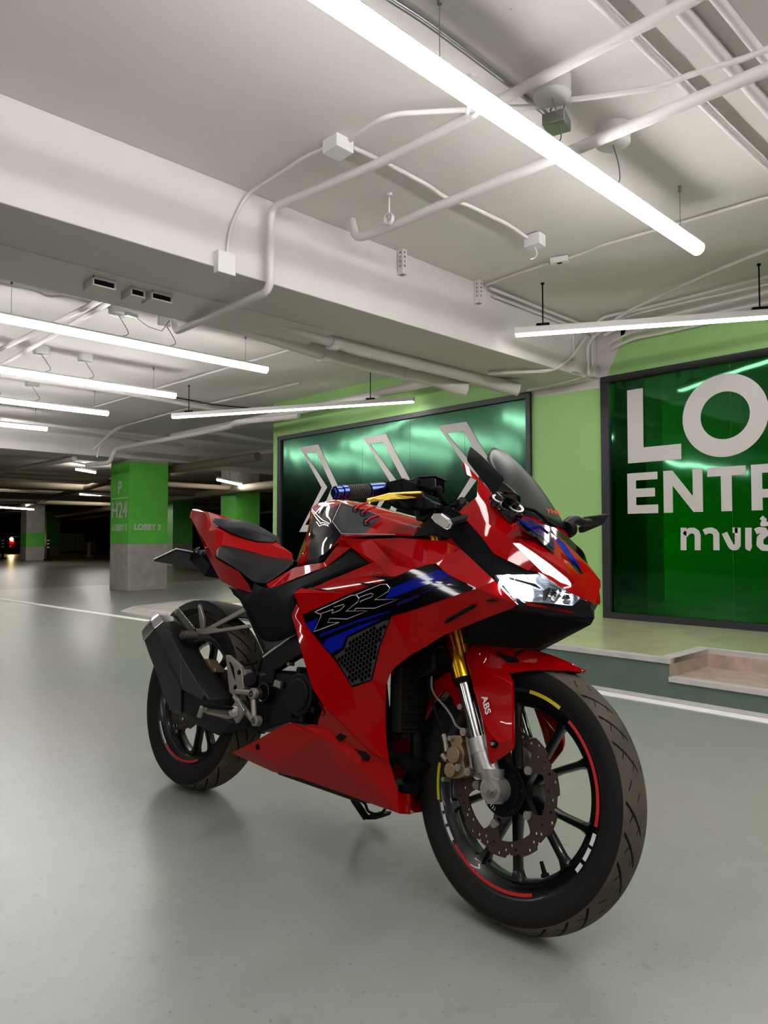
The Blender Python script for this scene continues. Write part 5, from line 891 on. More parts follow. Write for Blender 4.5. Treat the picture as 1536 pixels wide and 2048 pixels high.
for k, (u_, v_) in enumerate(((.35, .10), (.52, .16), (.60, .52))):
    p = tl['t5'].lerp(tl['t11b'], u_*1.5).lerp(tl['t8'].lerp(tl['t9'], u_*.8), v_)+Vector((0, -.004, .002)); m = MB(); m.lathe([(.008, 0), (.0085, -.001), (.011, -.001), (.0115, 0)], n=22, closed=True); m.build('sticker_ring', 'dark', tank).location = p
    m = MB(); m.tube([p, p+Vector((.02, .0, .012)), p+Vector((.035, .012, .02))], .004, 8); m.build('sticker_lace', 'red2', tank)
# red strip below the tank and black side cover
RV = {'v0': (0.4381,-0.14,0.7077), 'v1': (0.4661,-0.146,0.6923), 'v2': (0.613,-0.156,0.7358), 'v3': (0.7237,-0.16,0.7664), 'v4': (0.8178,-0.166,0.8199), 'v5': (0.7868,-0.166,0.8445), 'v5b': (0.7755,-0.163,0.8434), 'v6': (0.742,-0.152,0.8238), 'v7': (0.6951,-0.146,0.7798), 'v8': (0.5498,-0.118,0.7675), 'v9': (0.5194,-0.105,0.7665)}
RF = [('v0', 'v1', 'v9'), ('v1', 'v2', 'v8', 'v9'), ('v2', 'v3', 'v7', 'v8'), ('v3', 'v4', 'v6', 'v7'), ('v4', 'v5', 'v5b', 'v6')]
KV = {'k0': (0.346,-0.125,0.7168), 'k1': (0.4606,-0.142,0.6939), 'k2': (0.6045,-0.152,0.736), 'k3': (0.7181,-0.155,0.767), 'k4': (0.8142,-0.162,0.8211), 'k5': (0.9037,-0.178,0.7791), 'k6': (0.6783,-0.176,0.7028), 'k7': (0.6281,-0.18,0.6932), 'k7b': (0.63,-0.182,0.6619), 'k8': (0.6622,-0.18,0.5762), 'k9': (0.5807,-0.165,0.5458), 'k10': (0.5009,-0.155,0.5348), 'k11': (0.4529,-0.145,0.5456), 'k12': (0.33,-0.135,0.6412), 'k13': (0.2127,-0.12,0.6929), 'k14': (0.3677,-0.13,0.6726), 'k15': (0.4988,-0.16,0.6366), 'k16': (0.405,-0.145,0.7008)}
KF = [('k13', 'k14', 'k12'), ('k14', 'k0', 'k16', 'k12'), ('k16', 'k15', 'k11', 'k12'), ('k11', 'k15', 'k10'), ('k16', 'k1', 'k2', 'k15'), ('k15', 'k2', 'k7', 'k7b'), ('k15', 'k7b', 'k8', 'k9'), ('k15', 'k9', 'k10'), ('k2', 'k3', 'k6', 'k7'), ('k3', 'k4', 'k5', 'k6')]
for s in 'RL':
    panel('tank_side_strip', RV, RF, 'red', bike, .003, .003, s); kc = panel('side_cover', KV, KF, 'black2', bike, .003, 0, s, sub=2, crease=.4)
q = (0.5933,-0.168,0.5891); m = MB(); m.cyl(q, (q[0], q[1]+.01, q[2]), .007, n=18); m.build('side_cover_bolt', 'chrome', bike, smooth=40)
# ---- tail
UV = {'u0': (-0.2611,0,0.9946), 'u1': (-0.2305,-0.035,0.9811), 'u2': (-0.219,-0.035,0.9398), 'u2c': (-.232, 0, .955), 'u3': (-0.1355,-0.058,0.8997), 'u4': (0.0577,-0.1,0.7715), 'u5': (0.1606,-0.118,0.7098), 'u6': (0.2513,-0.125,0.69), 'u7': (0.3596,-0.13,0.6768), 'u8': (0.3391,-0.136,0.7051), 'u9': (0.2939,-0.143,0.7387), 'u10': (0.2167,-0.145,0.761), 'u11': (0.1357,-0.136,0.7832), 'u12': (-0.0007,-0.092,0.8841), 'u12b': (0.0534,-0.096,0.8885), 'u13': (0.1083,-0.124,0.808),
 'u14': (-0.0883,-0.062,0.961), 'u15': (-0.0028,-0.082,0.9082), 'u16': (0.0943,-0.09,0.8823), 'u17': (0.22,-0.06,0.8529), 'u18': (0.2738,-0.025,0.8527), 'u19': (0.2759,0,0.8627), 'w1': (0.1262,-0.112,0.8318), 'w2': (0.1992,-0.088,0.8239), 'w3': (0.2976,-0.045,0.8074), 'w4': (0.3803,0,0.8025), 'w5': (0.3694,0,0.8246), 'w6': (0.2899,-0.02,0.8473), 'tt': (-0.1681,0,0.9783)}
UF = [('u0', 'u1', 'u2', 'u2c'), ('u1', 'u14', 'u12', 'u3', 'u2'), ('u14', 'u15', 'u12'), ('u12', 'u15', 'u16', 'u12b'), ('u12', 'u12b', 'u13'), ('u12b', 'u16', 'w1', 'u13'), ('u3', 'u12', 'u13', 'u11'), ('u3', 'u11', 'u4'), ('u4', 'u11', 'u10', 'u5'), ('u5', 'u10', 'u9', 'u6'), ('u6', 'u9', 'u8', 'u7'),
 ('u16', 'u17', 'w2', 'w1'), ('u17', 'u18', 'w3', 'w2'), ('u18', 'w6', 'w3'), ('w6', 'w5', 'w4', 'w3'), ('u18', 'u19', 'w6'), ('u19', 'w5', 'w6'), ('u0', 'u1', 'u14'), ('u0', 'u14', 'tt'), ('tt', 'u14', 'u15', 'u16', 'u17', 'u18', 'u19')]
tail = panel('tail_cowl', UV, UF, 'red', bike, .003, .003, 'B')
q = Vector((0.2259,-0.055,0.8342)); m = MB(); m.cyl(q+Vector((.004, -.004, 0)), q+Vector((-.01, .006, 0)), .008, n=18); m.build('cowl_bolt', 'chrome', tail, smooth=40)
ut = {k: (v[0]-(-.0), v[1]*.97, v[2]-.004) for k, v in UV.items()}
UNV = {'a': UV['u2'], 'b': UV['u3'], 'c': UV['u4'], 'd': UV['u5'], 'e': UV['u6'], 'f': UV['u7'], 'a2': (UV['u2'][0]+.01, 0, UV['u2'][2]-.02), 'b2': (UV['u3'][0]+.0, 0, UV['u3'][2]-.03), 'c2': (-0.0116,-0.03,0.7545), 'd2': (0.081,-0.05,0.6959), 'e2': (0.194,-0.06,0.6577), 'c3': (0, 0, 0)}
UNV['c2'] = (UV['u4'][0]+.005, 0, UV['u4'][2]-.035); UNV['d2'] = (UV['u5'][0]+.01, 0, UV['u5'][2]-.03); UNV['e2'] = (UV['u6'][0]+.01, 0, UV['u6'][2]-.03); UNV['f2'] = (UV['u7'][0], 0, UV['u7'][2]-.02)
UNV['bb'] = (-0.0802,-0.07,0.848); UNV['cc'] = (0.0204,-0.09,0.7749)
panel('undertail_tray', UNV, [('a', 'b', 'b2', 'a2'), ('b', 'c', 'c2', 'b2'), ('c', 'd', 'd2', 'c2'), ('d', 'e', 'e2', 'd2'), ('e', 'f', 'f2', 'e2')], 'black', bike, .003, .002, 'B')
m = MB(); m.loft([[(x, y, z) for x, y, z in [(-0.1507,-0.052,0.901),(-0.1262,-0.06,0.8969),(-0.1814,-0.03,0.9055)]], [(x, y, z) for x, y, z in [(-0.034,-0.078,0.8296),(-0.0045,-0.085,0.8174),(-0.0691,-0.05,0.8283)]], [(x, y, z) for x, y, z in [(0.0406,-0.093,0.7722),(0.0595,-0.099,0.7717),(-0.0032,-0.06,0.7762)]]]); m.build('tail_edge_trim', 'black2', tail)
# tail lamp
m = MB(); m.box((-.236, 0, .965), (.02, .06, .035), Matrix.Rotation(.2, 3, 'Y')); m.build('tail_lamp', 'red2', tail, bevel=.004)
# pillion seat
PV = {'a': (-0.0075,-0.08,0.923), 'b': (-0.013,-0.07,0.9423), 'c': (0.054,-0.064,0.9262), 'd': (0.1043,-0.04,0.9311), 'd0': (0.0461,0,0.9407), 'e': (0.1191,0,0.9326), 'f': (0.2082,0,0.9018), 'g': (0.2698,0,0.8708), 'h': (0.2812,-0.012,0.8593), 'i': (0.2364,-0.056,0.8536), 'j': (0.1402,-0.088,0.875), 'k': (0.0548,-0.09,0.9036), 'l': (0.0937,-0.086,0.8978), 'm': (0.1851,-0.072,0.8967), 'n': (0.2427,-0.04,0.8838), 'rc': (-0.1226,0,0.9589)}
PV['rc'] = (PV['b'][0], 0, PV['b'][2]+.004); PV['d0'] = (PV['d'][0]-.0, 0, PV['d'][2]+.006)
PF = [('a', 'b', 'l', 'k'), ('b', 'c', 'l'), ('c', 'd', 'm', 'l'), ('d', 'e', 'f', 'n', 'm'), ('n', 'f', 'g'), ('k', 'l', 'm', 'j'), ('j', 'm', 'n', 'i'), ('i', 'n', 'g', 'h'), ('rc', 'd0', 'd', 'c', 'b'), ('d0', 'e', 'd')]
panel('pillion_seat', PV, PF, 'seat', bike, .004, 0, 'B', sub=3, crease=.35)
# rider seat
QV = {'a': (0.1146,-0.126,0.8097), 'b': (0.1267,-0.112,0.8299), 'c': (0.1404,-0.1,0.8353), 'd': (0.1948,-0.085,0.8249), 'e': (0.291,-0.04,0.8081), 'f': (0.3831,0,0.8026), 'g': (0.4511,-0.055,0.78), 'h': (0.4235,-0.128,0.7123), 'i': (0.3751,-0.136,0.7087), 'j': (0.329,-0.146,0.7332), 'k': (0.1472,-0.14,0.788), 'l': (0.2429,-0.132,0.7915), 'm': (0.3275,-0.122,0.7743), 'n': (0.3757,-0.085,0.7811), 'o': (0.3678,-0.13,0.722)}
QF = [('a', 'b', 'c', 'l'), ('a', 'l', 'j', 'k'), ('c', 'd', 'm', 'l'), ('d', 'e', 'n', 'm'), ('e', 'f', 'g', 'n'), ('l', 'm', 'o', 'j'), ('j', 'o', 'i'), ('m', 'n', 'g', 'o'), ('o', 'g', 'h', 'i')]
panel('rider_seat', QV, QF, 'seat', bike, .004, 0, 'B', sub=3, crease=.25)
# number plate and its holder
pl_, pt_, pr_ = [(-0.3333,-0.1,0.7728),(-0.1827,-0.1,0.8158),(-0.244,0.02,0.8242)]
a_ = Vector(pl_); b_ = Vector(pt_)
m = MB(); m.prism([a_, b_, b_+Vector((0, .20, 0)), a_+Vector((0, .20, 0))], (.004, 0, -.006)); np_ = m.build('number_plate', 'plate', bike, bevel=.001)
m = MB(); e_ = Vector((-.001, 0, .002))
for p, q in ((a_, b_), (b_, b_+Vector((0, .2, 0))), (a_, a_+Vector((0, .2, 0))), (a_+Vector((0, .2, 0)), b_+Vector((0, .2, 0)))): m.tube([p+e_, q+e_], .0025, 6)
m.build('plate_rim', 'decal_white', np_)
q = Vector((-0.1332,-0.04,0.8231)); m = MB(); m.lathe([(.005, -.004), (.01, -.004), (.01, .004), (.005, .004)], n=20, closed=True); o = m.build('plate_lamp_ring', 'chrome', np_, smooth=40); o.location = q
m = MB(); m.tube([q+Vector((0, .03, -.01)), q+Vector((.06, .04, -.01)), (UV['u4'][0]-.01, 0, UV['u4'][2]-.01)], .018, 8); m.box(tuple(b_.lerp(q, .5)+Vector((.03, .08, -.04))), (.14, .08, .05), Matrix.Rotation(.45, 3, 'Y')); m.build('plate_holder', 'black', bike, bevel=.004)
# inner rear fender slab between the side covers
m = MB(); pf = [(0.2206,-0.118,0.6881),(0.3294,-0.118,0.6562),(0.4311,-0.118,0.5406),(0.4645,-0.118,0.5041),(0.4534,-0.118,0.493),(0.2856,-0.118,0.6526),(0.2449,-0.118,0.6675)]; m.prism(pf, (0, .236, 0)); m.build('inner_rear_fender', 'black', bike, bevel=.003)
m = MB(); secs = []
for k in range(11):
    a = R(60+k*8); r0 = .335; secs.append([(r*cos(a), yy, .305+r*sin(a)) for r, yy in ((r0-.03, -.078), (r0, -.07), (r0+.006, 0), (r0, .07), (r0-.03, .078), (r0-.03, .075), (r0-.005, .066), (r0+.001, 0), (r0-.005, -.066), (r0-.03, -.075))])
m.loft(secs); m.build('rear_hugger', 'black', bike, smooth=40)
# ---- screen
m = MB(); NU, NVv = 16, 14; sb0 = Vector((1.3149,0,0.9137)); st0 = Vector((1.1605,0,1.0995)); eb = Vector((1.2871,-0.12,0.9302)); et = Vector((1.1505,-0.075,1.0742))
V_ = []
for j in range(NVv+1):
    v = j/NVv; c = sb0.lerp(st0, v)+Vector((.0, 0, .022*sin(pi*v*.9))); e = eb.lerp(et, v)+Vector((-.0, 0, .012*sin(pi*v)))
    e.y *= 1+.05*sin(pi*v)
    if v > .8: k = (v-.8)/.2; e = e.lerp(Vector((c.x, e.y*.45, c.z)), k*k*.75)
    for i in range(-NU, NU+1):
        u = i/NU; s_ = 1 if u < 0 else -1; uu_ = abs(u); p = c.lerp(Vector((e.x, e.y, e.z)), uu_**2.0); p.y = -abs(e.y)*sin(uu_*pi/2)*s_; p.y = e.y*sin(uu_*pi/2)*(1 if u < 0 else -1); V_.append(tuple(p))
W_ = 2*NU+1
m.add(V_, [(j*W_+i, j*W_+i+1, (j+1)*W_+i+1, (j+1)*W_+i) for j in range(NVv) for i in range(2*NU)]); scr = m.build('windscreen', 'smoke', bike, smooth=80)
so = scr.modifiers.new('solid', 'SOLIDIFY'); so.thickness = .0035
n2_ = (Vector((1.3204,0,0.9295))); ms_ = Matrix.Translation(Vector((1.3135,-0.03,0.9267))+Vector((.012, 0, .004))) @ Matrix.Rotation(R(58), 4, 'Z') @ Matrix.Rotation(R(58), 4, 'X')
text_mesh('screen_lettering', 'YHR', .018, ms_, 'red2', scr, .0006, .0002)
# dark band at the screen foot
m = MB(); m.tube([(1.2878,-0.121,0.9299),(1.3283,-0.09,0.923),(1.341,-0.075,0.9112),(1.3255,-0.03,0.9099),(1.3333,0,0.9031)], .004, 8); m.build('screen_gasket', 'dark', bike, smooth=50)
m = MB(); m.box((1.19, 0, .90), (.12, .18, .05), Matrix.Rotation(.35, 3, 'Y')); m.build('instrument_panel', 'black', bike, bevel=.008)
# ---- mirrors
mr = [(1.2362,-0.235,1.0454),(1.2692,-0.235,1.0214),(1.3292,-0.225,0.9678),(1.3247,-0.225,0.9593),(1.3098,-0.22,0.9423),(1.3013,-0.22,0.9339),(1.2335,-0.24,1.0127),(1.2334,-0.24,1.0231)]
m = MB(); m.prism(mr, (-.01, .016, 0)); mo = m.build('mirror', 'black', bike, bevel=.003)
m = MB(); pp = [(1.313,-0.21,0.9606),(1.3162,-0.205,0.9631),(1.3303,-0.175,0.9435),(1.3255,-0.165,0.9289),(1.3022,-0.15,0.9202),(1.2776,-0.15,0.937),(1.2847,-0.17,0.9444),(1.3027,-0.21,0.9449)]; m.prism(pp, (-.006, .03, 0)); m.build('mirror_arm', 'gloss_black', mo, bevel=.005)
m = MB(); m.cyl((1.29,-0.14,0.925), (1.2791,-0.135,0.9142), .02, .024, n=20); m.box((1.2748,-0.13,0.923), (.09, .03, .03), Matrix.Rotation(.7, 3, 'Y')); m.build('mirror_base', 'gloss_black', mo, bevel=.004)
for q in ((1.2603,-0.14,0.9368), (1.302,-0.13,0.9161)):
    q = Vector(q); d = Vector((.55, -.35, .6)).normalized(); m = MB(); m.lathe([(.011, 0), (.016, .001), (.0165, .003), (.011, .002)], n=30, closed=True); o = m.build('mirror_base_ring', 'decal_white', mo, smooth=40); o.matrix_local = Matrix.Translation(q+d*.006) @ d.to_track_quat('Y', 'Z').to_matrix().to_4x4() @ Matrix.Diagonal((1.1, 1, 1, 1)); m = MB(); m.cyl(q-d*.012, q+d*.005, .0155, n=26); m.build('mirror_base_boss', 'gloss_black', mo, smooth=40)
lm = [(1.2985,0.215,0.9711),(1.3194,0.29,0.9939),(1.323,0.3,0.9946),(1.3202,0.29,0.9822),(1.3128,0.285,0.9631),(1.2874,0.225,0.9289),(1.2873,0.215,0.9428),(1.3026,0.215,0.9544)]
m = MB(); m.prism(lm, (-.016, .004, 0)); mo2 = m.build('mirror', 'black', bike, bevel=.003)
m = MB(); m.tube(round_path([(1.2912,0.125,0.9192),(1.2887,0.14,0.9391),(1.2926,0.165,0.9525),(1.3001,0.19,0.9504),(1.3038,0.225,0.9572)], .03), .017, 12, r1=.009); m.build('mirror_arm', 'black', mo2, smooth=60)
m = MB(); m.cyl((1.2949,0.115,0.9173), (1.2955,0.14,0.9237), .02, n=18); m.tube([(1.3017,0.12,0.9131),(1.3075,0.125,0.8989)], .006, 8); m.build('mirror_base', 'dark', mo2, smooth=50)
# ---- indicator
ti = [(1.1166,-0.205,0.888),(1.1241,-0.205,0.8985),(1.1508,-0.205,0.8978),(1.179,-0.205,0.8821),(1.1868,-0.205,0.8704),(1.1821,-0.205,0.8585),(1.171,-0.205,0.8556),(1.1336,-0.205,0.8735)]
for s in (1, -1):
    T_ = [Vector((x-(.03 if s < 0 else 0), y*s*(.9 if s < 0 else 1), z-(.03 if s < 0 else 0))) for x, y, z in ti]; cc = sum(T_, Vector())/len(T_)
    m = MB(); m.prism(T_, (0, .02*s, 0)); tb = m.build('indicator', 'black2', bike, bevel=.004)
    m = MB(); m.prism([p.lerp(cc, .06)+Vector((0, -.0015*s, 0)) for p in T_], (0, .004*s, 0)); m.build('indicator_rim', 'silver', tb, bevel=.001)
    m = MB(); m.prism([p.lerp(cc, .22)+Vector((0, -.004*s, 0)) for p in T_], (0, .004*s, 0)); m.build('indicator_lens', 'alu', tb, bevel=.0015)
    m = MB(); m.tube([cc+Vector((.01, .02*s, 0)), cc+Vector((.05, .05*s, .02))], .01, 8); m.build('indicator_stem', 'black', tb)
# ---- handlebars and controls
def bars(s):
    Q = lambda p: Vector((p[0], p[1]*s, p[2]))
    g0 = Q((0.9307,-0.345,0.9243)); g1 = Q((0.9538,-0.205,0.9653)); d = (g1-g0).normalized()
    m = MB(); m.cyl(g1, g1+d*.12, .013, n=16); m.tube([g1+d*.1, Q((1.009,-0.1,0.9178))], .016, 10); hb = m.build('handlebar', 'black', bike, smooth=50)
    L_ = (g1-g0).length
    m = MB(); m.cyl(g0+d*.028, g0+d*L_*.66, .0165, n=28); m.build('grip', 'black2', hb, smooth=40)
    for k in range(16):
        pass
    m = MB()
    for k in range(12):
        a = k*2*pi/12
        for sg in (1, -1):
            u, w_ = m.frame(d); P_ = [g0+d*(.03+t*(L_*.66-.035))+(u*cos(a+sg*t*5)+w_*sin(a+sg*t*5))*.0168 for t in [i/18 for i in range(19)]]; m.tube(P_, .0011, 4)
    m.build('grip_weave', 'olive', hb)
    m = MB(); m.cyl(g0-d*.004, g0+d*.012, .0175, n=28); m.cyl(g0+d*.014, g0+d*.028, .019, n=28); m.cyl(g0-d*.01, g0-d*.004, .013, n=6); m.cyl(g0+d*L_*.66, g0+d*L_*.98, .0185, n=28); m.build('grip_collar', 'blue_metal', hb, bevel=.001)
    return hb
hbR = bars(1); hbL = bars(-1)
m = MB(); m.prism([(0.9623,-0.215,0.9804),(0.9739,-0.215,0.9818),(1.0226,-0.215,0.9883),(1.0271,-0.215,0.9842),(1.0319,-0.215,0.9492),(1.0096,-0.215,0.9465),(0.9841,-0.215,0.9502),(0.973,-0.215,0.9671)], (0, .05, 0)); m.build('switch_housing', 'black2', hbR, bevel=.004)
m = MB(); m.prism([(x, -y-.0, z) for x, y, z in [(0.9623,-0.215,0.9804),(0.9739,-0.215,0.9818),(1.0226,-0.215,0.9883),(1.0271,-0.215,0.9842),(1.0319,-0.215,0.9492),(1.0096,-0.215,0.9465),(0.9841,-0.215,0.9502),(0.973,-0.215,0.9671)]], (0, -.05, 0)); m.build('switch_housing', 'black2', hbL, bevel=.004)
m = MB(); m.box((1.0119,-0.217,0.9634), (.018, .006, .022)); m.build('switch_button', 'dark', hbR, bevel=.001)
m = MB(); m.prism([(1.0127,-0.15,1.0081),(1.0708,-0.15,1.007),(1.0766,-0.15,0.977),(1.0655,-0.15,0.955),(1.0387,-0.15,0.9637),(1.0234,-0.15,0.9797),(0.9838,-0.15,0.9792),(0.9789,-0.15,1.0003),(0.9933,-0.15,1.0046)], (0, .04, 0)); mcy = m.build('master_cylinder', 'gloss_black', hbR, bevel=.004)
m = MB(); m.prism([(1.0153,-0.155,1.0077),(1.0755,-0.155,1.0065),(1.0768,-0.155,1.0021),(1.0176,-0.155,1.0032)], (-.0, .05, 0)); m.build('reservoir_cap', 'black', mcy, bevel=.002)
m = MB(); m.prism([(0.991,-0.16,0.9997),(1.0175,-0.16,0.9994),(1.0204,-0.16,0.9801),(1.0137,-0.16,0.9702),(0.9952,-0.16,0.9724)], (0, .03, 0)); m.cyl((1.0198,-0.165,0.9688), (1.0206,-0.165,0.9637), .012, n=20); m.build('lever_clamp', 'black', hbR, bevel=.003)
m = MB(); m.tube(round_path([(1.0664,-0.15,0.9712),(1.0993,-0.16,0.971),(1.0998,-0.16,0.9562),(1.1047,-0.15,0.941),(1.099,-0.13,0.9357)], .01), .007, 8); m.tube(round_path([(0.9686,-0.2,0.9301),(0.9856,-0.18,0.9211),(1.0084,-0.15,0.9268),(1.0536,-0.13,0.9473)], .03), .004, 7); m.tube(round_path([(0.9975,-0.21,0.9319),(1.0012,-0.19,0.9211),(1.0102,-0.17,0.92),(1.0794,-0.12,0.9309),(1.1213,-0.12,0.9173)], .03), .0055, 7); m.tube(round_path([(1.0564,-0.15,0.9303),(1.0955,-0.14,0.9287),(1.1352,-0.13,0.9149),(1.1562,-0.12,0.8777)], .03), .006, 7); m.build('control_cables', 'dark', hbR, smooth=50)
m = MB(); m.prism([(0.9391,-0.17,0.9429),(0.959,-0.17,0.9473),(1.0572,-0.17,0.9509),(1.0973,-0.17,0.932),(1.1025,-0.17,0.9172),(1.0619,-0.17,0.9184),(1.0094,-0.17,0.9251),(0.97,-0.17,0.9212),(0.9481,-0.17,0.9296)], (0, .03, 0)); m.prism([(0.9769,-0.11,0.931),(1.0389,-0.11,0.9369),(1.0507,-0.11,0.9212),(1.0146,-0.11,0.9016),(0.988,-0.11,0.9021)], (0, .22, 0)); m.build('top_clamp', 'black', bike, bevel=.004)
m = MB(); lv = [(1.031,-0.335,0.9044),(1.0329,-0.315,0.9123),(1.0435,-0.275,0.9315),(1.0536,-0.235,0.9425),(1.0614,-0.18,0.9571),(1.061,-0.175,0.9421),(1.0583,-0.185,0.9425),(1.0591,-0.235,0.9277),(1.0461,-0.272,0.9184),(1.0387,-0.31,0.9065),(1.0367,-0.33,0.8994),(1.0377,-0.33,0.8936),(1.0329,-0.335,0.8938)]; m.prism(lv, (-.006, 0, .005)); m.build('brake_lever', 'gold2', hbR, bevel=.002)
m = MB(); m.prism([(x, -y, z) for x, y, z in lv], (-.006, 0, .005)); m.build('clutch_lever', 'gold2', hbL, bevel=.002)
# small black bracket left of the nose
m = MB(); m.tube([(1.1229,-0.14,0.929),(1.1405,-0.14,0.9321),(1.1419,-0.14,0.9442)], .006, 7); m.prism([(1.1294,-0.14,0.9252),(1.1488,-0.14,0.9367),(1.1536,-0.14,0.922),(1.143,-0.14,0.9126)], (0, .01, 0)); m.build('cable_bracket', 'dark', bike, bevel=.001)
# ---- engine bay
def solid(name, c, pts, y0, th, mm, bevel=.006, par=None):
    m = MB(); m.prism(pts, (0, th, 0)); return m.build(name, mm, par or bike, bevel=bevel)
m = MB(); m.prism([(0.4603,-0.14,0.4427),(0.5577,-0.14,0.4632),(0.69,-0.14,0.4642),(0.7497,-0.14,0.4038),(0.7791,-0.14,0.3712),(0.7535,-0.14,0.3427),(0.6154,-0.14,0.3244),(0.5015,-0.14,0.2764),(0.4735,-0.14,0.3614)], (0, .28, 0)); eng = m.build('engine', 'engine', bike, bevel=.012)
cq = Vector((0.6979,-0.165,0.4145)); m = MB(); m.cyl(cq+Vector((0, .03, 0)), cq+Vector((0, -.012, 0)), .062, .056, n=44); m.cyl(cq+Vector((0, -.012, 0)), cq+Vector((0, -.018, 0)), .045, .04, n=44)
m.build('clutch_cover', 'engine', eng, bevel=.004)
for k in range(8):
    a = 2*pi*k/8+.3; p = cq+Vector((.066*cos(a), .0, .066*sin(a))); m = MB(); m.cyl(p+Vector((0, .03, 0)), p+Vector((0, -.006, 0)), .0085, n=12); m.build('cover_bolt', 'engine', eng, smooth=40)
cq = Vector((0.526,-0.155,0.3955)); m = MB(); m.cyl(cq+Vector((0, .03, 0)), cq+Vector((0, -.004, 0)), .03, n=36); m.lathe([(.02, -.001), (.026, -.004), (.03, -.004), (.03, 0)], c=tuple(cq+Vector((0, -.002, 0))), n=36); m.build('oil_filler_cap', 'gloss_black', eng, smooth=40)
m = MB(); m.box((0.5771,-0.15,0.426), (.03, .01, .018), Matrix.Rotation(.1, 3, 'Y')); m.build('bright_tag', 'alu', eng)
for q, rr in (((0.6068,-0.15,0.4869), .006), ((0.4123,-0.15,0.4383), .009), ((0.64,-0.15,0.4514), .005)):
    m = MB(); m.cyl(q, (q[0], q[1]+.02, q[2]), rr, n=14); m.build('engine_bolt', 'alu2', eng, smooth=40)
m = MB(); m.prism([(0.4006,-0.13,0.4269),(0.4325,-0.13,0.4438),(0.4484,-0.13,0.4374),(0.4427,-0.13,0.4029),(0.409,-0.13,0.3939)], (0, .08, 0)); m.cyl((0.437,-0.145,0.4206), (0.4041,-0.12,0.417), .02, n=20); m.build('rear_brake_cylinder', 'engine', bike, bevel=.002); m = MB(); m.tube(round_path([(0.3475,-0.12,0.4642),(0.3685,-0.12,0.4557),(0.3996,-0.12,0.4638),(0.4267,-0.12,0.4713)], .02), .004, 7); m.build('rear_brake_line', 'dark', bike, smooth=50); m = MB(); m.tube([(0.5338,-0.15,0.3645),(0.5467,-0.15,0.3106)], .003, 6); m.build('engine_breather_tube', 'dark', bike, smooth=50)
# cylinder block, frame, radiator, exhaust header
m = MB(); m.prism([(0.9378,-0.09,0.5225),(1.023,-0.09,0.5793),(1.0781,-0.09,0.5921),(1.0869,-0.09,0.5293),(1.0168,-0.09,0.4916),(0.9915,-0.09,0.4018),(0.957,-0.09,0.3672)], (0, .18, 0)); m.build('cylinder_block', 'engine', bike, bevel=.01)
for s in (1, -1):
    pts = [(x, y*s, z) for x, y, z in [(0.4701,-0.135,0.4904),(0.6323,-0.155,0.5775),(0.732,-0.14,0.6899),(0.9383,-0.1,0.8116),(0.9949,-0.09,0.8405),(1.0194,-0.09,0.7886),(0.9121,-0.13,0.7008),(0.6812,-0.16,0.5284),(0.5506,-0.15,0.4619),(0.5347,-0.14,0.391),(0.4759,-0.13,0.3826),(0.461,-0.13,0.4432)]]
    m = MB(); m.prism(pts, (0, .03*s, 0)); fr_ = m.build('frame_spar', 'black', bike, bevel=.004)
    m = MB(); m.tube([(x, y*s, z) for x, y, z in [(0.4742,-0.137,0.4912),(0.6306,-0.157,0.5748)]], .004, 8); m.build('frame_spar_glint', 'silver', fr_)  # silver strip drawn in for the highlight on the spar's top edge
m = MB(); rx = 1.02; m.box((1.0, 0, .52), (.03, .26, .30), Matrix.Rotation(-.12, 3, 'Y')); rad = m.build('radiator', 'radiator', bike, bevel=.003)
m = MB()
for k in range(16): m.box((1.018-.0+(-.12)*(k*.018-.14), 0, .385+k*.018), (.004, .25, .003), Matrix.Rotation(-.12, 3, 'Y'))
m.build('radiator_fins', 'radiator', rad)
for s in (1, -1):
    m = MB(); m.tube(round_path([(.93, .05*s, .48), (1.0, .055*s, .44), (1.03, .05*s, .33), (1.0, .04*s, .22), (.85, .02*s, .17), (.5, -.03, .17)], .06), .017, 12); m.build('exhaust_header', 'engine', bike, smooth=50)
    m = MB(); m.prism([(.86, -.10*s, .66), (.95, -.12*s, .50), (1.0, -.11*s, .30), (.98, -.10*s, .22), (.93, -.10*s, .22), (.90, -.11*s, .45), (.82, -.1*s, .6)], (0, .012*s, 0)); m.build('inner_fairing_panel', 'dark', bike, bevel=.003)
m = MB(); m.tube([(.98, -.10, .47), (1.02, -.105, .44), (1.02, -.1, .36)], .012, 9); m.build('coolant_hose', 'dark', bike, smooth=50); m = MB(); m.tube([(.99, .1, .62), (1.03, .09, .66)], .014, 9); m.build('coolant_hose', 'dark', bike, smooth=50)
m = MB(); m.box((1.02, 0, .30), (.06, .2, .02), Matrix.Rotation(.3, 3, 'Y')); m.box((1.03, 0, .24), (.02, .2, .02)); m.build('lower_crossbar', 'dark', bike, bevel=.003)
q = Vector((0.9796,-0.05,0.3793)); m = MB(); m.box(q, (.03, .03, .04), Matrix.Rotation(.4, 3, 'Y')); m.build('horn_bracket', 'alu2', bike, bevel=.003)
# steering stem
m = MB(); m.box((1.14, 0, .70), (.06, .20, .05), Matrix.Rotation(-.4, 3, 'Y')); m.build('lower_clamp', 'dark', bike, bevel=.008)
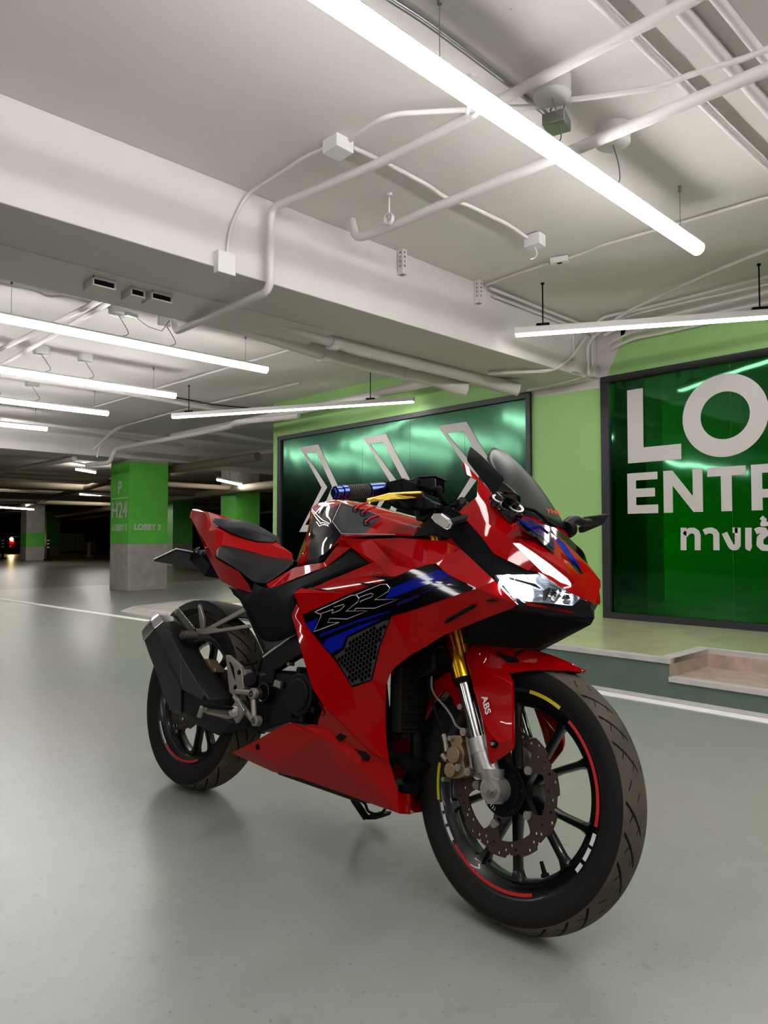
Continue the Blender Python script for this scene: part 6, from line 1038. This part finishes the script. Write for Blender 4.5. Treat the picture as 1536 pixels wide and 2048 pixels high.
# swingarm
for s in (1, -1):
    m = MB(); m.loft([[(x, (yy)*s, z) for yy, z in ((.075, .31+h), (.105, .31+h), (.105, .31-h), (.075, .31-h))] for x, h in ((-.04, .022), (.05, .03), (.25, .028), (.46, .045))]); m.build('swingarm', 'black', bike, bevel=.004)
m = MB(); m.box((.43, 0, .31), (.07, .21, .08)); m.build('swingarm_pivot', 'engine', bike, bevel=.006)
m = MB(); m.tube([(.3, 0, .36), (.36, 0, .56)], .028, 14); m.build('rear_shock', 'dark', bike, smooth=40)
for s in (.06, .068): pass
m = MB(); m.loft([[(-.03+.045*0, .085, .40), (-.03, .093, .40), (-.03, .093, .39), (-.03, .085, .39)], [(.46, .085, .36), (.46, .093, .36), (.46, .093, .35), (.46, .085, .35)]]); m.loft([[(-.03, .085, .22), (-.03, .093, .22), (-.03, .093, .21), (-.03, .085, .21)], [(.46, .085, .28), (.46, .093, .28), (.46, .093, .27), (.46, .085, .27)]]); m.build('chain', 'disc', bike)
# rear caliper
q = Vector((0.0911,-0.085,0.4311)); m = MB(); m.prism([(0.0807,-0.1,0.441),(0.1009,-0.1,0.4469),(0.1357,-0.1,0.4462),(0.1523,-0.1,0.4329),(0.1799,-0.1,0.4246),(0.1877,-0.1,0.4117),(0.1513,-0.1,0.4071),(0.1025,-0.1,0.4269)], (0, .04, 0)); m.build('rear_brake_caliper', 'bronze', bike, bevel=.004)
# ---- silencer
def sec(pts): return pts
SA = [(-0.1552,-0.185,0.4805),(-0.1686,-0.165,0.5673),(-0.1285,-0.155,0.5751),(-0.0477,-0.15,0.5702),(-0.03,-0.152,0.5552)]
E1 = [(-0.1646,-0.175,0.4766),(-0.0284,-0.225,0.5245),(0.0038,-0.215,0.5521),(-0.0078,-0.165,0.5546),(0.0044,-0.15,0.5325)]
def ring(top, ridge1, ridge2, bot, inner): return [top, ridge1, ridge2, bot, inner]
R0_ = [(-0.0333,-0.15,0.5552),(-0.009,-0.205,0.5525),(-0.0042,-0.235,0.5269),(-0.1152,-0.205,0.4791)]
R1_ = [(0.0761,-0.14,0.4905),(0.08,-0.218,0.518),(0.0909,-0.242,0.4734),(-0.0579,-0.205,0.429)]
R2_ = [(0.146,-0.135,0.435),(0.1471,-0.212,0.4425),(0.1475,-0.24,0.4119),(-0.0107,-0.2,0.3847)]
R3_ = [(0.2353,-0.125,0.3897),(0.2393,-0.195,0.3813),(0.2077,-0.222,0.3564),(0.0537,-0.185,0.2988)]
R4_ = [(0.3034,-0.115,0.3485),(0.2926,-0.18,0.3394),(0.2031,-0.205,0.2859),(0.0906,-0.17,0.2676)]
R5_ = [(0.309,-0.11,0.3186),(0.2868,-0.165,0.2997),(0.2361,-0.175,0.2712),(0.1441,-0.15,0.2503)]
R6_ = [(0.3633,-0.08,0.2873),(0.3648,-0.13,0.2829),(0.339,-0.13,0.2489),(0.257,-0.1,0.2233)]
def full(r):
    a, b, c, d = [Vector(p) for p in r]; i2 = d+Vector((.01, .07, .01)); i1 = a+Vector((.0, .035, -.01)); return [tuple(p) for p in (a, b, c, d, i2, i1)]
m = MB(); m.loft([full(r) for r in (R0_, R1_, R2_, R3_, R4_, R5_, R6_)]); sil = m.build('silencer', 'muffler', bike, bevel=.006, seg=3)
ex_d = (Vector(R0_[2])-Vector(R1_[2])).normalized()
t0_ = full(R0_); c0_ = sum((Vector(p) for p in t0_), Vector())/6
cap1 = [tuple(Vector(p)+ex_d*.004+(Vector(p)-c0_)*.03) for p in t0_]; cap2 = [tuple(c0_+(Vector(p)-c0_)*.93+ex_d*.045) for p in t0_]; cap3 = [tuple(c0_+(Vector(p)-c0_)*.66+ex_d*.066) for p in t0_]; cap4 = [tuple(c0_+(Vector(p)-c0_)*.5+ex_d*.05) for p in t0_]
m = MB(); m.loft([[tuple(Vector(p)-ex_d*.008) for p in cap1], cap1, cap2, cap3, cap4]); m.build('silencer_tip', 'silver', sil, bevel=.003)
m = MB(); m.prism([(0.0852,-0.2315,0.5174),(0.1681,-0.228,0.4598),(0.2958,-0.2,0.3524),(0.2923,-0.205,0.3368),(0.2211,-0.233,0.3581),(0.2133,-0.236,0.3721),(0.1109,-0.2495,0.4658)], (0, .006, 0)); m.build('heat_shield', 'muffler', sil, bevel=.003)
m = MB(); m.tube([tuple(Vector(R3_[2])+Vector((0, -.003, 0))), tuple(Vector(R4_[2])+Vector((0, -.004, 0)))], .004, 6); m.build('silencer_seam', 'dark', sil)
# ---- footrests
def flat(name, pts, th, mm, par=None, bv=.002, holes=()):
    m = MB(); m.prism(pts, (0, th, 0)); return m.build(name, mm, par or bike, bevel=bv)
pb = flat('footrest_plate', [(0.3003,-0.15,0.477),(0.3132,-0.15,0.4795),(0.3509,-0.15,0.4674),(0.3885,-0.15,0.4524),(0.4026,-0.15,0.4264),(0.4209,-0.15,0.3909),(0.3849,-0.15,0.3815),(0.3791,-0.15,0.3616),(0.3505,-0.15,0.3702),(0.3336,-0.15,0.4044),(0.3135,-0.15,0.4499)], .012, 'alu2')
flat('plate_recess', [(0.3349,-0.1505,0.4589),(0.3535,-0.1505,0.446),(0.3726,-0.1505,0.4096),(0.3666,-0.1505,0.411),(0.3232,-0.1505,0.4598)], .003, 'dark', pb, .0004)
for q in ((0.3855,-0.152,0.4348), (0.3776,-0.152,0.3889)): m = MB(); m.cyl(q, (q[0], q[1]+.006, q[2]), .0075, n=18); m.build('plate_hole', 'dark', pb, smooth=40)
for P_ in ([(0.3946,-0.155,0.3786),(0.4814,-0.165,0.3868)], [(0.3877,-0.155,0.3628),(0.5087,-0.165,0.3121)], [(0.4879,-0.163,0.3776),(0.508,-0.163,0.318)]):
    m = MB(); m.tube(P_, .0085, 8); m.build('footrest_arm', 'alu2', pb, smooth=50)
for q, rr in (((0.4903,-0.172,0.3859), .0165), ((0.5184,-0.172,0.3138), .015)):
    m = MB(); m.cyl(q, (q[0], q[1]+.02, q[2]), rr, n=26); m.build('footrest_boss', 'alu2', pb, bevel=.0015); m = MB(); m.lathe([(.004, 0), (.009, 0), (.009, -.002), (.004, -.002)], c=(q[0], q[1]-.001, q[2]), n=22, closed=True); m.build('boss_bolt', 'chrome', pb, smooth=40)
m = MB(); m.tube([(0.4152,-0.18,0.3215),(0.4318,-0.285,0.3358)], .011, 10); m.tube([(0.4281,-0.29,0.3372),(0.4139,-0.285,0.3091)], .008, 8); pg = m.build('footrest', 'alu2', bike, smooth=50)
m = MB(); m.prism([(0.4207,-0.29,0.3499),(0.4137,-0.19,0.3397),(0.4158,-0.19,0.3318),(0.4279,-0.29,0.3381)], (.028, 0, 0)); m.build('rubber_pad', 'dark', pg, bevel=.004)
m = MB(); m.cyl((0.4422,-0.19,0.3279), (0.4014,-0.16,0.3214), .0155, n=24); m.cyl((0.4476,-0.194,0.3288), (0.4422,-0.19,0.3279), .008, n=6); m.box((0.442,-0.175,0.33), (.05, .012, .05), Matrix.Rotation(.6, 3, 'Y')); m.build('footrest_pivot', 'alu', pg, bevel=.0015)
m = MB(); m.tube(round_path([(0.4473,-0.165,0.3247),(0.4257,-0.19,0.3089),(0.3468,-0.21,0.3103),(0.3377,-0.22,0.315)], .02), .007, 8); m.build('brake_pedal', 'alu2', bike, smooth=50)
for s in (1, -1):
    Z_ = lambda L_: [(x, y*s, z) for x, y, z in L_]
    m = MB(); m.prism(Z_([(0.0836,-0.135,0.5418),(0.1388,-0.135,0.5466),(0.3343,-0.135,0.6283),(0.3483,-0.135,0.6181),(0.199,-0.135,0.5564),(0.2127,-0.135,0.5518),(0.3694,-0.135,0.5797),(0.3827,-0.135,0.5709),(0.1843,-0.135,0.5354),(0.1274,-0.135,0.5267),(0.1007,-0.135,0.529)]), (0, .01*s, 0)); ps = m.build('pillion_footrest_bracket', 'alu2', bike, bevel=.002)
    m = MB(); base = [Vector(p) for p in Z_([(0.1211,-0.235,0.5965),(0.105,-0.15,0.5353)])]; dd = base[1]-base[0]; up = Vector((.35, 0, .9)).normalized(); P_ = [base[0]-up*.012]
    for k in range(15): P_ += [base[0]+dd*(k/15)+up*.004, base[0]+dd*((k+.5)/15)+up*.010]
    P_ += [base[1]+up*.004, base[1]-up*.018]
    m.prism(P_, (-.014, 0, 0)); m.build('toothed_footrest', 'alu', ps)
    m = MB(); m.prism(Z_([(0.0839,-0.14,0.6184),(0.0895,-0.14,0.6248),(0.0998,-0.14,0.617),(0.1327,-0.14,0.5787),(0.1354,-0.135,0.5463),(0.1152,-0.135,0.5386),(0.1031,-0.14,0.5765)]), (-.004, .012*s, 0)); m.build('footrest_hanger', 'alu', ps, bevel=.002)
    if s > 0: m = MB(); m.cyl((0.1003,-0.19,0.5175), (0.1027,-0.14,0.5193), .015, n=20); m.cyl((0.0998,-0.195,0.517), (0.0997,-0.187,0.5176), .01, n=6); m.build('silencer_mount', 'olive', ps, smooth=40)
# side stand on the left
m = MB(); m.tube(round_path([(0.6991,0.1,0.1463),(0.6497,0.13,0.1159),(0.6613,0.19,0.053)], .02), .011, 10); m.prism([(0.6606,0.185,0.0567),(0.688,0.19,0.0699),(0.7115,0.2,0.0766),(0.7235,0.205,0.0775),(0.7226,0.2,0.0677),(0.7001,0.19,0.0563),(0.6763,0.18,0.0511)], (0, .03, .004)); m.tube(round_path([(0.6644,0.16,0.1036),(0.6735,0.17,0.0949),(0.6702,0.185,0.0726),(0.6977,0.19,0.0707),(0.7159,0.2,0.0793),(0.7267,0.2,0.0937)], .02), .0045, 7); m.build('side_stand', 'engine', bike, bevel=.001)
bpy.context.view_layer.update()
